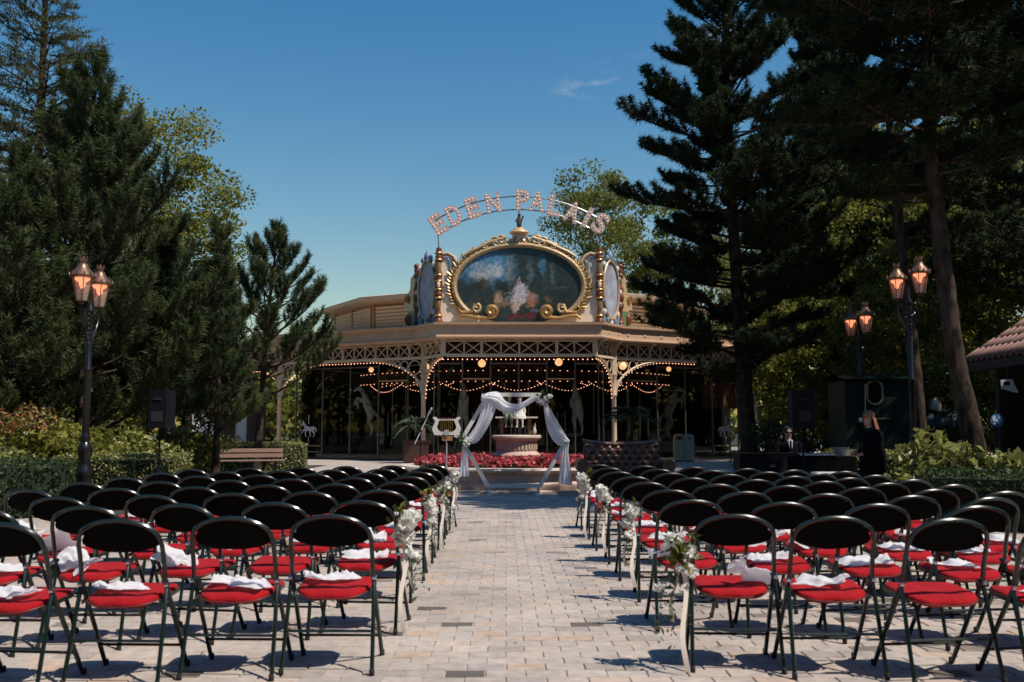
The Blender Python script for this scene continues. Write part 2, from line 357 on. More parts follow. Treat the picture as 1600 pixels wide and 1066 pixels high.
# ================================================================== GROUND
def plane(name, x0, x1, y0, y1, z, m):
    mb = MB(); mb.add([(x0, y0, z), (x1, y0, z), (x1, y1, z), (x0, y1, z)], [(0, 1, 2, 3)])
    o = mb.build(name, m); o['kind'] = 'structure'; return o
plane('ground', -600, 600, -300, 900, -.05, 'earth')
def paver_mat():
    m = mat('paver', (.4, .3, .25), .8, spec=.25); n = m.node_tree.nodes; l = m.node_tree.links; b = n['Principled BSDF']
    a = n.new('ShaderNodeAttribute'); a.attribute_name = 'tone'
    rp = n.new('ShaderNodeValToRGB'); cr = rp.color_ramp; cr.interpolation = 'LINEAR'
    cols = [(0, (.13, .11, .095)), (.035, (.22, .185, .16)), (.09, (.33, .285, .25)), (.4, (.41, .352, .31)), (.62, (.44, .373, .325)), (.78, (.455, .36, .295)), (.88, (.46, .34, .26)), (1, (.49, .43, .38))]
    while len(cr.elements) < len(cols): cr.elements.new(.5)
    for e, (p, c) in zip(cr.elements, cols): e.position = p; e.color = (*c, 1)
    l.new(a.outputs['Fac'], rp.inputs[0])
    ge = n.new('ShaderNodeNewGeometry'); nz = n.new('ShaderNodeTexNoise'); nz.inputs['Scale'].default_value = 14; nz.inputs['Detail'].default_value = 6; l.new(ge.outputs['Position'], nz.inputs[0])
    nz2 = n.new('ShaderNodeTexNoise'); nz2.inputs['Scale'].default_value = 1.1; nz2.inputs['Detail'].default_value = 5; l.new(ge.outputs['Position'], nz2.inputs[0])
    mr = n.new('ShaderNodeMapRange'); mr.inputs[1].default_value = .3; mr.inputs[2].default_value = .75; mr.inputs[3].default_value = .78; mr.inputs[4].default_value = 1.1; l.new(nz.outputs[0], mr.inputs[0])
    mr2 = n.new('ShaderNodeMapRange'); mr2.inputs[1].default_value = .3; mr2.inputs[2].default_value = .7; mr2.inputs[3].default_value = .80; mr2.inputs[4].default_value = 1.10; l.new(nz2.outputs[0], mr2.inputs[0])
    mu = n.new('ShaderNodeMath'); mu.operation = 'MULTIPLY'; l.new(mr.outputs[0], mu.inputs[0]); l.new(mr2.outputs[0], mu.inputs[1])
    mx = n.new('ShaderNodeVectorMath'); mx.operation = 'SCALE'; l.new(rp.outputs[0], mx.inputs[0]); l.new(mu.outputs[0], mx.inputs['Scale']); l.new(mx.outputs[0], b.inputs['Base Color'])
    nb = n.new('ShaderNodeTexNoise'); nb.inputs['Scale'].default_value = 90; nb.inputs['Detail'].default_value = 5; l.new(ge.outputs['Position'], nb.inputs[0])
    bp = n.new('ShaderNodeBump'); bp.inputs['Strength'].default_value = .35; bp.inputs['Distance'].default_value = .006; l.new(nb.outputs[0], bp.inputs['Height']); l.new(bp.outputs[0], b.inputs['Normal'])
    # far paving: the same stones as a pattern
    f = bpy.data.materials.new('paver_far'); f.use_nodes = True; n = f.node_tree.nodes; l = f.node_tree.links; b = n['Principled BSDF']; b.inputs['Roughness'].default_value = .8
    ge = n.new('ShaderNodeNewGeometry'); br = n.new('ShaderNodeTexBrick'); l.new(ge.outputs['Position'], br.inputs[0])
    br.inputs['Scale'].default_value = 1; br.inputs['Brick Width'].default_value = .213; br.inputs['Row Height'].default_value = .148; br.inputs['Mortar Size'].default_value = .006
    br.inputs['Color1'].default_value = (.43, .365, .315, 1); br.inputs['Color2'].default_value = (.35, .30, .26, 1); br.inputs['Mortar'].default_value = (.33, .285, .25, 1)
    nz = n.new('ShaderNodeTexNoise'); nz.inputs['Scale'].default_value = .9; nz.inputs['Detail'].default_value = 6; l.new(ge.outputs['Position'], nz.inputs[0])
    mr = n.new('ShaderNodeMapRange'); mr.inputs[1].default_value = .3; mr.inputs[2].default_value = .7; mr.inputs[3].default_value = .8; mr.inputs[4].default_value = 1.1; l.new(nz.outputs[0], mr.inputs[0])
    mx = n.new('ShaderNodeVectorMath'); mx.operation = 'SCALE'; l.new(br.outputs[0], mx.inputs[0]); l.new(mr.outputs[0], mx.inputs['Scale']); l.new(mx.outputs[0], b.inputs['Base Color'])
    MATS['paver_far'] = f
paver_mat()
BY1 = 20.4
pave = plane('pavement', -16, 16, -2, BY1, -.007, 'mortar')
plane('courtyard', -30, 30, BY1, 75, -.003, 'paver_far')
BW, BD, BH = .213, .148, .03
def brick_verts(hw, hd, z0, z1, cv):
    """8-vertex brick with worn top edge"""
    return [(-hw, -hd, z0), (hw, -hd, z0), (hw, hd, z0), (-hw, hd, z0), (-hw, -hd, z1-cv), (hw, -hd, z1-cv), (hw, hd, z1-cv), (-hw, hd, z1-cv), (-hw+cv, -hd+cv, z1), (hw-cv, -hd+cv, z1), (hw-cv, hd-cv, z1), (-hw+cv, hd-cv, z1)]
BF = [(0, 1, 5, 4), (1, 2, 6, 5), (2, 3, 7, 6), (3, 0, 4, 7), (4, 5, 9, 8), (5, 6, 10, 9), (6, 7, 11, 10), (7, 4, 8, 11), (8, 9, 10, 11)]
spots = []
row = 0; y = 3.6
while y < BY1-.1:
    x = -(.56*y+1.1)-(row % 2)*BW/2-random.random()*.03; xe = .56*y+1.3
    x = math.floor(x/BW)*BW+(row % 2)*BW/2
    while x < xe:
        spots.append((x, y)); x += BW
    y += BD; row += 1
def tone_(): return random.random() if random.random() < .35 else min(1, max(.0, random.gauss(.5, .14)))
vis = [s for s in spots if abs(s[0]-GX(790, s[1])) < .5*s[1] and s[1] > 4.9]
# the 300 largest in view that no chair hides: the aisle and the open front edge
aisle = sorted([s for s in vis if -1.12 < s[0] < 1.0 or s[1] < 5.4], key=lambda s: s[1])[:300]
aset = set(aisle)
variants = []
for i in range(30):
    me = bpy.data.meshes.new('brick'); me.from_pydata([tuple(v) for v in brick_verts(BW/2-random.uniform(.003, .006), BD/2-random.uniform(.003, .006), -.03, random.uniform(-.002, .003), .004)], [], BF)
    a = me.attributes.new('tone', 'FLOAT', 'POINT'); t = i/29 if i % 4 == 0 else min(1, max(0, random.gauss(.5, .15)))
    a.data.foreach_set('value', [t]*12); me.materials.append(MATS['paver']); variants.append(me)
for s in aisle:
    o = bpy.data.objects.new('brick', random.choice(variants)); C.objects.link(o); o.parent = pave
    o.location = (s[0]+random.uniform(-.002, .002), s[1]+random.uniform(-.002, .002), 0); o.rotation_euler = (random.uniform(-.008, .008), random.uniform(-.008, .008), random.uniform(-.012, .012))
V = []; Fc = []; T = []
for s in spots:
    if s in aset: continue
    o = len(V); dz = random.uniform(-.002, .003); ax = random.uniform(-.01, .01); ay = random.uniform(-.01, .01)
    for v in brick_verts(BW/2-random.uniform(.003, .006), BD/2-random.uniform(.003, .006), -.03, dz, .004): V.append((v[0]+s[0], v[1]+s[1], v[2]+ax*v[0]+ay*v[1]))
    Fc += [tuple(k+o for k in f) for f in BF[4:]] if s[1] > 12 else [tuple(k+o for k in f) for f in BF]; T += [tone_()]*12
me = bpy.data.meshes.new('brick_field'); me.from_pydata(V, [], Fc); a = me.attributes.new('tone', 'FLOAT', 'POINT'); a.data.foreach_set('value', T)
o = finish(me, 'brick_field', 'paver', pave, False); o['kind'] = 'stuff'
n = 420; lx_ = np.concatenate([rng.uniform(-7, 7, 160), rng.normal(-5.4, .8, 130), rng.normal(5.6, .8, 130)]); ly_ = rng.uniform(5, 20, n)
lq = leaf_quads(np.stack([lx_, ly_, np.full(n, .008)], 1), .035, .5, 6.0); o = np_mesh('fallen_leaves', lq, 4, 'begonia_leaf', pave); o['kind'] = 'stuff'
def bed(pts, name='planting_bed'):
    mb = MB(); n = len(pts); mb.add([(x, y, .004) for x, y in pts], [tuple(range(n))]); o = mb.build(name, 'earth'); o['kind'] = 'structure'
bed([(-30, 9), (-5.3, 15), (-5.1, 20), (-6.4, 29.5), (-6.4, 36), (-30, 40)])
bed([(30, 8), (6.1, 13.2), (5.4, 19), (5.6, 29), (13, 36), (30, 40)])
# ================================================================== CHAIRS
def make_chair():
    t = thing('folding_chair', 'chair', 'chair')
    hw = .212
    def fp(z):  # front tube side view
        return (.47+(.13-.47)*z/.50, z) if z <= .5 else (.13-.10*(1-math.cos((z-.5)/.32*1.25))-.16*(z-.5), z)
    pts = []
    for sgn in (-1,):
        for z in (0.012, .18, .35, .5, .58, .64, .69): pts.append((-hw-.012*(1-z), fp(z)[0], z))
    for k in range(1, 12):
        a = PI*k/12; z = .70+.12*math.sin(a)**.85; pts.append((-hw*math.cos(a), fp(z)[0], z))
    for z in (.69, .64, .58, .5, .35, .18, .012): pts.append((hw+.012*(1-z), fp(z)[0], z))
    MB().tube(pts, .0125, 8, cap=True).build('back_frame', 'chair_tube', t, True)
    for s in (-1, 1):
        mb = MB(); mb.tube([(s*(hw+.026), .005, .012), (s*(hw+.019), .075, .25), (s*(hw+.012), .135, .47), (s*(hw-.0), .16, .50)], .0115, 8); rl = mb.build('rear_leg', 'chair_tube', t, True)
        MB().lathe([(.013, 0), (.0145, .002), (.0145, .03), (.012, .034)], 8, (s*(hw+.026), .003, 0)).build('foot_cap', 'rubber', rl, True)
        MB().lathe([(.013, 0), (.0145, .002), (.0145, .03), (.012, .034)], 8, (s*(hw+.012), .47, 0)).build('foot_cap', 'rubber', t, True)
        MB().lathe([(.013, -.01), (.013, .01)], 8, (s*(hw+.014), .13, .485), Matrix.Rotation(PI/2, 3, 'Y')).build('pivot_bolt', 'chrome', t, True)
        MB().bar((s*(hw-.012), .10, .40), (s*(hw-.012), .38, .425), .006, .022).build('seat_bracket', 'chair_tube', t)
    MB().tube([(-hw-.02, .066, .215), (hw+.02, .066, .215)], .008, 6).build('stretcher', 'chair_tube', t, True)
    MB().tube([(-hw-.008, .385, .13), (hw+.008, .385, .13)], .008, 6).build('stretcher', 'chair_tube', t, True)
    # seat: puffy pad, rounded trapezoid
    mb = MB(); n = 28; rings = [(.80, -.020), (.97, -.014), (1.0, .0), (.97, .012), (.82, .020), (.45, .024)]
    vs = []
    for k, dz in rings:
        for i in range(n):
            a = 2*PI*i/n; cx = math.copysign(abs(math.cos(a))**.5, math.cos(a)); cy = math.copysign(abs(math.sin(a))**.55, math.sin(a))
            ux = cx*k*(.197+.012*cy); uy = .25+cy*k*.20
            vs.append((ux, uy, .428+dz+(uy-.25)*.09-.014*(1-(ux/.2)**2)*(1 if dz > 0 else 1.6)+.004*math.sin(ux*31+uy*17)))
    fs = [(r_*n+i, r_*n+(i+1) % n, (r_+1)*n+(i+1) % n, (r_+1)*n+i) for r_ in range(len(rings)-1) for i in range(n)]
    fs += [tuple(range(n-1, -1, -1)), tuple((len(rings)-1)*n+i for i in range(n))]
    mb.add(vs, fs); mb.build('seat', 'red_fabric', t, 'all')
    pp = []
    for i in range(28):
        a = 2*PI*i/28; cx = math.copysign(abs(math.cos(a))**.5, math.cos(a)); cy = math.copysign(abs(math.sin(a))**.55, math.sin(a)); ux = cx*(.199+.012*cy); uy = .25+cy*.202
        pp.append((ux, uy, .428+(uy-.25)*.09-.014*(1-(ux/.2)**2)*1.6-.004))
    MB().tube(pp, .0042, 5, closed=True).build('seat_piping', 'harness', t, True)
    # back rest: half-moon shell, dark behind, red pad in front
    def moon(off, inset):
        def fn(u, v):
            x = (u*2-1)*(hw-.012-inset); e = max(0, 1-((u*2-1)*.985)**2)
            top = .70+(.108-inset)*e**.5; bot = .70-(.048-inset*.6)*e**.6
            z = bot+(top-bot)*v; th = .016*min(1, (4*v*(1-v)+.02)**.35*(e+.02)**.25)
            return (x, fp(z)[0]+off*th+.03*(e-.6)*-1*.6+.006, z)
        return fn
    MB().grid(moon(-.55, .0), 20, 8).build('backrest_shell', 'back_shell', t, 'all')
    MB().grid(moon(1.1, .004), 20, 8).build('backrest_pad', 'red_fabric', t, 'all')
    return t
chair0 = make_chair(); ct = tree(chair0)
ROWY = [5.36+1.07*r_ for r_ in range(8)]
seats = []
for side in (0, 1):
    for r_ in range(8):
        for i in range(6):
            # rows fan out: the outer seats stand nearer the back of the square
            x = (-.935, -1.44, -1.97, -2.48, -3.02, -3.62)[i] if side == 0 else (1.215, 1.74, 2.27, 2.80, 3.25, 3.68)[i]
            y = ROWY[r_]-i*((.14+.018*r_) if side == 0 else (.13+.040*r_))
            x += random.uniform(-.016, .016); y += random.uniform(-.03, .03); rz = R(random.gauss(0, 3.2)+(-2.5-.5*i if side == 0 else 2.5+.5*i))
            px = 790+x*FPX/y
            if px < -75 or px > 1675: continue
            o = chair0 if not seats else copy_of(ct)
            o.location = (x, y, 0); o.rotation_euler = (0, 0, rz)
            where = '%s side, %s row from flower bed, %s from aisle' % (('lyre', 'sofa')[side], ORD[7-r_], ORD[i])
            tag(o, 'red-padded dark green folding chair, '+where, 'chair', 'folding chairs set in rows')
            seats.append((side, r_, i, x, y, rz, where))
# ------------------------------------------------------------------ organza bags on the seats
def bag_mesh(seed, slump):
    """flat pouch of organza: broad body, gathered neck, flared frill"""
    rnd = random.Random(seed); mb = MB(); ph = [rnd.uniform(0, 6.3) for _ in range(8)]
    def side_(s):
        def fn(u, v):
            x = (u-.5)*.27; wv = .17*(1-.62*math.exp(-((u-.74)/.09)**2)+.12*max(0, u-.8)*5*.6); y = (v-.5)*wv
            e = max(0, 1-(2*abs(v-.5))**2.2)*min(1, u*6)*(1-.6*math.exp(-((u-.74)/.09)**2))
            cr = .006*math.sin(u*11+ph[0]+3*math.sin(v*5+ph[1]))+.006*math.sin(v*19+ph[2]+4*u)+.004*math.sin(u*29-v*23+ph[3])+.002*math.sin(u*47+v*41+ph[6])
            z = .006+s*(.026*e+cr*(.3+e))+(.07*max(0, u-.6)**1.2 if slump else .015*max(0, u-.78))
            return (x+.010*math.sin(v*9+ph[4]), y+.010*math.sin(u*11+ph[5]), max(z, .0))
        return fn
    mb.grid(side_(1), 26, 18); mb.grid(side_(.15), 10, 8)
    return mb.build('organza_bag', 'organza', None, 'all')
protos = [bag_mesh(k, k % 3 == 2) for k in range(6)]
used = [False]*6; rb = random.Random(21)
for side, r_, i, x, y, rz, where in seats:
    if rb.random() < .13: continue
    k = rb.randrange(6)
    o = protos[k] if not used[k] else protos[k].copy()
    if used[k]: C.objects.link(o)
    used[k] = True
    c, s_ = math.cos(rz), math.sin(rz); hang = rb.random() < .28
    lx = rb.uniform(-.06, .06); ly = .25+rb.uniform(-.03, .05)
    if hang: lx = (1 if side else -1)*rb.choice((1, 1, -1))*.12; ly = .19
    o.location = (x+lx*c-ly*s_, y+lx*s_+ly*c, .443)
    o.rotation_euler = (rb.uniform(.0, .12) if not hang else rb.uniform(.5, .9), rb.uniform(-.1, .1) if not hang else -math.copysign(.35, lx), rz+rb.uniform(-.6, .6)+(PI if rb.random() < .4 else 0))
    if hang: o.location.z += .035
    k2 = rb.uniform(.92, 1.15); o.scale = (k2, k2, k2)
    tag(o, 'white organza favour bag on chair, '+where, 'bag', 'organza bags on the chairs')
# ------------------------------------------------------------------ aisle bouquets
def flower_pts(c, r_, n):
    d = rdirs(n); rad = r_*(.45+.55*rng.random(n)**.5); return np.array(c)+d*rad[:, None], d
def bloom(c, r_, parent, n=70, name='bloom', m='petal_white'):
    p, d = flower_pts(c, r_, n); q = leaf_quads(p, r_*.95, .85, 0, dirs=rdirs(n)*.6+d*.5); return np_mesh(name, q, 4, m, parent)
def spray(c, n, ln, parent, m='leaf_grey', size=.05, name='leaf_spray', droop=0, spread=.8):
    P_ = []
    for k in range(n):
        d = Vector(rdirs(1, .1-droop)[0]); L = ln*random.uniform(.5, 1)
        for t in np.linspace(.15, 1, 7): q = Vector(c)+d*L*t*spread+Vector((0, 0, -droop*L*t*t)); P_.append((q.x+random.uniform(-.015, .015), q.y+random.uniform(-.015, .015), q.z+random.uniform(-.015, .015)))
    o = np_mesh(name, leaf_quads(np.array(P_), size, .45), 4, m, parent); o['kind'] = 'stuff'; return o
def ribbon(parent, p0, p1, wd, twist=.4, name='ribbon', m='ribbon'):
    p0 = Vector(p0); p1 = Vector(p1); mb = MB()
    def fn(u, v):
        p = p0.lerp(p1, v)+Vector((.015*math.sin(v*7), .012*math.sin(v*5+1), 0)); a = twist*math.sin(v*4)
        return p+Vector((math.cos(a), math.sin(a), 0))*(u-.5)*wd
    mb.grid(fn, 2, 14); return mb.build(name, m, parent, 'all')
def bouquet(side, r_, style):
    s = [q for q in seats if q[0] == side and q[1] == r_ and q[2] == 0][0]; x, y = s[3], s[4]
    sg = 1 if side == 0 else -1; bx = x+sg*.275; by = y+.07
    looks = ['full white bouquet', 'loose leafy white bouquet', 'drooping white bouquet', 'compact white bouquet']
    t = thing('aisle_bouquet', '%s on %s-side aisle chair, %s row from flower bed' % (looks[style], ('lyre', 'sofa')[side], ORD[7-r_]), 'bouquet', (bx, by, .55), 'bouquets tied along the aisle')
    if style == 0:
        bloom((bx, by, .60), .062, t); bloom((bx+.02*sg, by-.03, .685), .058, t); bloom((bx+.05*sg, by, .72), .05, t); bloom((bx+.075*sg, by+.02, .46), .035, t, 36); bloom((bx+.04*sg, by-.02, .50), .032, t, 36)
        spray((bx-.02*sg, by, .74), 9, .13, t, 'leaf_green', .055); spray((bx+.07*sg, by, .45), 7, .2, t, 'leaf_grey', .04, droop=.8, spread=.5)
    elif style == 1:
        bloom((bx-.02*sg, by, .62), .05, t); bloom((bx+.05*sg, by+.02, .68), .04, t, 44); bloom((bx+.0, by-.03, .55), .04, t, 44); bloom((bx+.12*sg, by, .44), .03, t, 30); bloom((bx-.05*sg, by-.03, .52), .03, t, 30)
        spray((bx, by, .62), 22, .17, t, 'leaf_green', .055); spray((bx+.05*sg, by, .5), 12, .3, t, 'leaf_grey', .04, droop=.9, spread=.5)
    elif style == 2:
        bloom((bx, by, .66), .055, t); bloom((bx+.03*sg, by, .585), .05, t); bloom((bx+.02*sg, by-.02, .50), .04, t, 44)
        spray((bx, by, .70), 10, .12, t, 'leaf_green', .045); spray((bx+.03*sg, by, .48), 9, .28, t, 'leaf_grey', .036, droop=.9, spread=.45)
    else:
        bloom((bx, by, .64), .06, t); bloom((bx+.03*sg, by-.02, .70), .05, t); spray((bx, by, .58), 10, .15, t, 'leaf_grey', .045, droop=.5)
    ribbon(t, (bx, by-.02, .56), (bx+.01*sg, by-.12, .02 if style < 2 else .12), .028)
    ribbon(t, (bx+.03*sg, by, .56), (bx+.06*sg, by+.03, .25), .022, .8)
for a in ((0, 1, 0), (0, 3, 2), (0, 5, 1), (0, 7, 3), (1, 0, 1), (1, 2, 2), (1, 4, 3), (1, 6, 0)): bouquet(*a)
# ================================================================== FLOWER BED AND FOUNTAIN PEDESTAL
FB = Vector((.25, 22.75, 0)); FR = 2.6
t = thing('flower_bed', 'round pinkish stone flower bed planted with red begonias', 'flower bed', FB)
MB().lathe([(FR+.16, 0), (FR+.16, .035), (FR+.10, .06), (FR-.3, .06)], 72, FB, cap=False).build('step', 'stone_rim', t, True)
MB().lathe([(FR-.02, .06), (FR, .09), (FR-.0, .17), (FR-.05, .20), (FR-.09, .24), (FR-.09, .38), (FR-.03, .41)], 72, FB, cap=False).build('basin_wall', 'stone_pink', t, True)
MB().lathe([(FR-.03, .41), (FR+.03, .425), (FR+.05, .45), (FR+.03, .485), (FR-.3, .49), (FR-.33, .44)], 72, FB, cap=False).build('rim', 'stone_rim', t, True)
MB().lathe([(FR-.32, .42), (1.2, .46), (.4, .47)], 48, FB, cap=False).build('soil', 'earth', t, True)
n = 15000; rad = np.sqrt(rng.random(n)*(2.30**2-.55**2)+.55**2); an = rng.random(n)*2*PI
hz = .50+.13*np.clip(1-((rad-1.4)/.98)**4, 0, 1)+.05*np.sin(rad*9+an*7)*np.cos(an*23)
pt = np.stack([FB.x+rad*np.cos(an), FB.y+rad*np.sin(an), hz+rng.normal(0, .025, n)], 1)
isf = rng.random(n) < .52
q = np_mesh('begonia_flowers', leaf_quads(pt[isf], .075, .9, .7), 4, 'begonia', t); q['kind'] = 'stuff'
pl = pt[~isf].copy(); pl[:, 2] -= .03
q = np_mesh('begonia_leaves', leaf_quads(pl, .085, .8, .6), 4, 'begonia_leaf', t); q['kind'] = 'stuff'
t = thing('fountain_pedestal', 'round carved pink stone pedestal rising from the red begonias', 'pedestal', FB)
MB().lathe([(.55, .40), (.55, .62), (.53, .66), (.55, .70), (.52, .74)], 40, FB).build('base', 'stone_pink', t, True)
MB().lathe([(.52, .74), (.46, .78), (.45, .84), (.46, .96), (.47, 1.02)], 40, FB).build('drum', 'stone_pink', t, True)
MB().lathe([(.47, 1.02), (.51, 1.05), (.56, 1.09), (.56, 1.13), (.54, 1.15), (.1, 1.155)], 40, FB).build('top_rim', 'stone_rim', t, True)
for k in range(18):
    a = -PI+PI*k/17; p = FB+Vector((math.cos(a)*.463, math.sin(a)*.463, .90)); MB().box(p, (.02, .055, .15), a).build('carved_flute', 'stone_pink', t)
# bench with two seated figures
t = thing('bench_sculpture', 'painted sculpture of two seated children on a bench upon stone pedestal', 'sculpture', FB+Vector((0, 0, 1.15)))
zb = 1.15
MB().box(FB+Vector((0, 0, zb+.40)), (.96, .26, .035)).build('bench_seat', 'statue_white', t)
for sx in (-.34, .30):
    MB().lathe([(.05, zb), (.04, zb+.1), (.05, zb+.25), (.045, zb+.383)], 10, FB+Vector((sx, 0, 0))).build('bench_leg', 'statue_brown', t, True)
MB().box(FB+Vector((-.02, .05, zb+.19)), (.56, .03, .03)).build('bench_stretcher', 'statue_brown', t)
for sx in (-.12, -.03, .10, .2):
    MB().tube([FB+Vector((sx, .05, zb)), FB+Vector((sx, .05, zb+.175))], .012, 6).build('bench_strut', 'steel', t, True)
def child(cx, girl):
    z0 = zb+.42; ox, oy = FB.x+cx, FB.y
    nodes = [(ox, oy, z0+.05, .075, .07), (ox, oy, z0+.20, .065, .055), (ox, oy, z0+.30, .03), (ox, oy-.01, z0+.36, .045), (ox, oy-.01, z0+.42, .055), (ox, oy-.01, z0+.47, .04)]
    ed = [(0, 1), (1, 2), (2, 3), (3, 4), (4, 5)]
    for s in (-1, 1):
        b = len(nodes); nodes += [(ox+s*.045, oy-.08, z0+.03, .042), (ox+s*.055, oy-.17, z0+.015, .036), (ox+s*.06, oy-.18, z0-.10, .028), (ox+s*.065, oy-.175, z0-.22, .018), (ox+s*.07, oy-.22, z0-.245, .018)]
        ed += [(0, b), (b, b+1), (b+1, b+2), (b+2, b+3), (b+3, b+4)]
        b = len(nodes); nodes += [(ox+s*.085, oy, z0+.25, .03), (ox+s*.125, oy-.03, z0+.13, .022), (ox+s*.11, oy-.08, z0+.03, .016)]
        ed += [(1, b), (b, b+1), (b+1, b+2)]
    me = skin_mesh(nodes, ed, 2); me.transform(Matrix.Translation(-t.location))
    o = place_mesh(me, 'figure', 'statue_white' if girl else 'statue_green', t)
    if girl: MB().lathe([(.075, z0+.26), (.085, z0+.14), (.12, z0+.05), (.165, z0-.02), (.17, z0-.05)], 16, (ox, oy-.05, 0), cap=False).build('skirt', 'statue_white', o, 'all')
    else:
        for s in (-1, 1): MB().tube([(ox+s*.05, oy-.10, z0+.03), (ox+s*.058, oy-.185, z0+.01), (ox+s*.063, oy-.19, z0-.12)], [.05, .046, .04], 10).build('trouser_leg', 'statue_green', o, 'all')
    MB().ball((ox, oy+.005, z0+.43), .066, 12, 8, (1, 1, 1.05)).build('hair', 'statue_brown', o, 'all')
child(-.18, False); child(.07, True)
nd = [(FB.x+.41, FB.y-.10, zb+.02, .045), (FB.x+.41, FB.y-.10, zb+.1, .05), (FB.x+.40, FB.y-.11, zb+.17, .028), (FB.x+.415, FB.y-.12, zb+.235, .018), (FB.x+.425, FB.y-.15, zb+.25, .012)]
me = skin_mesh(nd, [(0, 1), (1, 2), (2, 3), (3, 4)], 2); me.transform(Matrix.Translation(-t.location)); place_mesh(me, 'goose_figure', 'statue_white', t)
# ================================================================== WEDDING ARCH
AY = 19.7; AC = P(803, 689, AY); AC.z = 1.07; s_ = 1.03
t = thing('wedding_arch', 'white wooden hexagonal wedding arch standing before the flower bed', 'wedding arch', (AC.x, AY, 0))
hexp = [Vector((AC.x+s_*math.cos(R(60*k)), AY, AC.z+s_*math.sin(R(60*k)))) for k in range(6)]
for k in range(6):
    a, b = hexp[k], hexp[(k+1) % 6]; d = (b-a).normalized(); MB().bar(a-d*.02+Vector((0, .0015*(k % 2), 0)), b+d*.02+Vector((0, .0015*(k % 2), 0)), .075, .075, (0, 1, 0)).build('beam', 'paint_white', t)
for k in (4, 5):
    p = hexp[k]; MB().box((p.x*.92+AC.x*.08, AY, .078), (.05, .05, .156)).build('foot_post', 'paint_white', t)
    MB().box((p.x*.92+AC.x*.08, AY, .006), (.10, .42, .012)).build('foot_plate', 'paint_white', t)
def zp(a, b): return (600+a/4.5714, 590+b/4.5714)
def drape(name, e1, e2, parent, folds=7, amp=.035, depth=-.06, bulge=.05, nu=40, nv=36, seed=1):
    """cloth hung between two edge lines traced on the arch"""
    rnd = random.Random(seed); ph = [rnd.uniform(0, 6.28) for _ in range(5)]
    A = [P(*zp(*q), AY) for q in e1]; B = [P(*zp(*q), AY) for q in e2]
    def ev(L, t_):
        m_ = (len(L)-1)*t_; i = min(int(m_), len(L)-2); f = m_-i
        p0 = L[max(i-1, 0)]; p1 = L[i]; p2 = L[i+1]; p3 = L[min(i+2, len(L)-1)]
        return .5*((2*p1)+(p2-p0)*f+(2*p0-5*p1+4*p2-p3)*f*f+(3*p1-p0-3*p2+p3)*f**3)
    mb = MB()
    def fn(u, v):
        p = ev(A, v).lerp(ev(B, v), u); y = depth+amp*math.sin(u*folds*2*PI+ph[0]+1.1*math.sin(v*3+ph[1]))*(.55+.45*math.sin(v*2.2+ph[2]))+amp*.5*math.sin(u*folds*4.7+ph[3]+v*5)-bulge*math.sin(PI*u)
        return (p.x, p.y+y, p.z)
    mb.grid(fn, nu, nv); return mb.build(name, 'tulle', parent, 'all')
td = thing('tulle_drape', 'sheer white tulle draped in swags over the hexagonal arch', 'drape', (AC.x, AY, 0))
drape('swag', [(700, 128), (760, 104), (822, 106), (868, 165), (940, 190), (1005, 168), (1062, 128)], [(692, 165), (735, 185), (790, 215), (850, 248), (900, 256), (965, 236), (1092, 158)], td, 5, .03, -.07, .08, 50, 46, 3)
drape('left_fall', [(696, 118), (706, 190), (684, 270), (655, 345), (610, 410), (575, 440)], [(820, 118), (800, 215), (770, 300), (722, 388), (665, 462), (592, 478)], td, 5, .03, -.085, .05, 44, 40, 5)
drape('left_tail', [(566, 490), (556, 540), (546, 620), (536, 705)], [(586, 488), (598, 545), (604, 620), (610, 706)], td, 3, .025, -.06, .02, 26, 26, 8)
drape('right_fall', [(1140, 205), (1146, 270), (1168, 370), (1205, 448), (1258, 488), (1318, 470)], [(1166, 195), (1195, 280), (1228, 350), (1262, 384), (1300, 420), (1324, 448)], td, 4, .03, -.07, .05, 36, 40, 11)
drape('right_tail', [(1276, 474), (1262, 560), (1252, 660), (1244, 758)], [(1322, 452), (1316, 540), (1332, 640), (1345, 768)], td, 4, .04, -.07, .03, 36, 34, 13)
def archflowers(px, py, k, lab):
    c = P(px, py, AY-.08); t = thing('arch_flowers', lab, 'flowers', c)
    for j in range(k):
        d = rdirs(1)[0]*.12; bloom((c.x+d[0]*1.3, c.y-.05+d[1]*.4, c.z+d[2]), random.uniform(.035, .055), t, 46)
    spray(c, 26, .24, t, 'leaf_dark', .06); spray(c, 16, .22, t, 'leaf_grey', .045, droop=.4)
archflowers(848, 622, 9, 'white flower cluster with dark foliage on upper corner of the arch')
archflowers(721, 688, 6, 'small white flower cluster tied at the lyre-side corner of arch')
# ================================================================== LYRE STAND, MICROPHONE, SOFA, SPEAKERS
LY = 18.5; lx = GX(698, LY); lz = 1.28+(671-666)/FPX*LY
t = thing('lyre_music_stand', 'white lyre-shaped music stand on slim silver pole', 'music stand', (lx, LY, 0))
M_ = Mfr((lx, LY, lz), (1, 0, 0), (0, 0, 1), (0, -1, 0))
half_o = [(0, -.165), (.12, -.165), (.222, -.165), (.238, -.13), (.262, -.08), (.262, -.03), (.235, .03), (.212, .075), (.225, .12), (.262, .145), (.245, .168), (.205, .170), (.175, .150), (.155, .125)]
half_i = [(0, -.105), (.08, -.103), (.12, -.095), (.15, -.075), (.172, -.045), (.178, -.012), (.168, .02), (.155, .05), (.148, .075), (.143, .09), (.14, .098), (.138, .102), (.136, .105), (.134, .108)]
mb = MB(); mb.ring(half_o, half_i, .03, M_, False); mb.ring([(-a, b) for a, b in half_o][::-1], [(-a, b) for a, b in half_i][::-1], .03, M_, False)
mb.build('lyre_frame', 'paint_white', t)
MB().box((lx, LY-.015, lz+.117), (.31, .026, .030)).build('crossbar', 'paint_white', t)
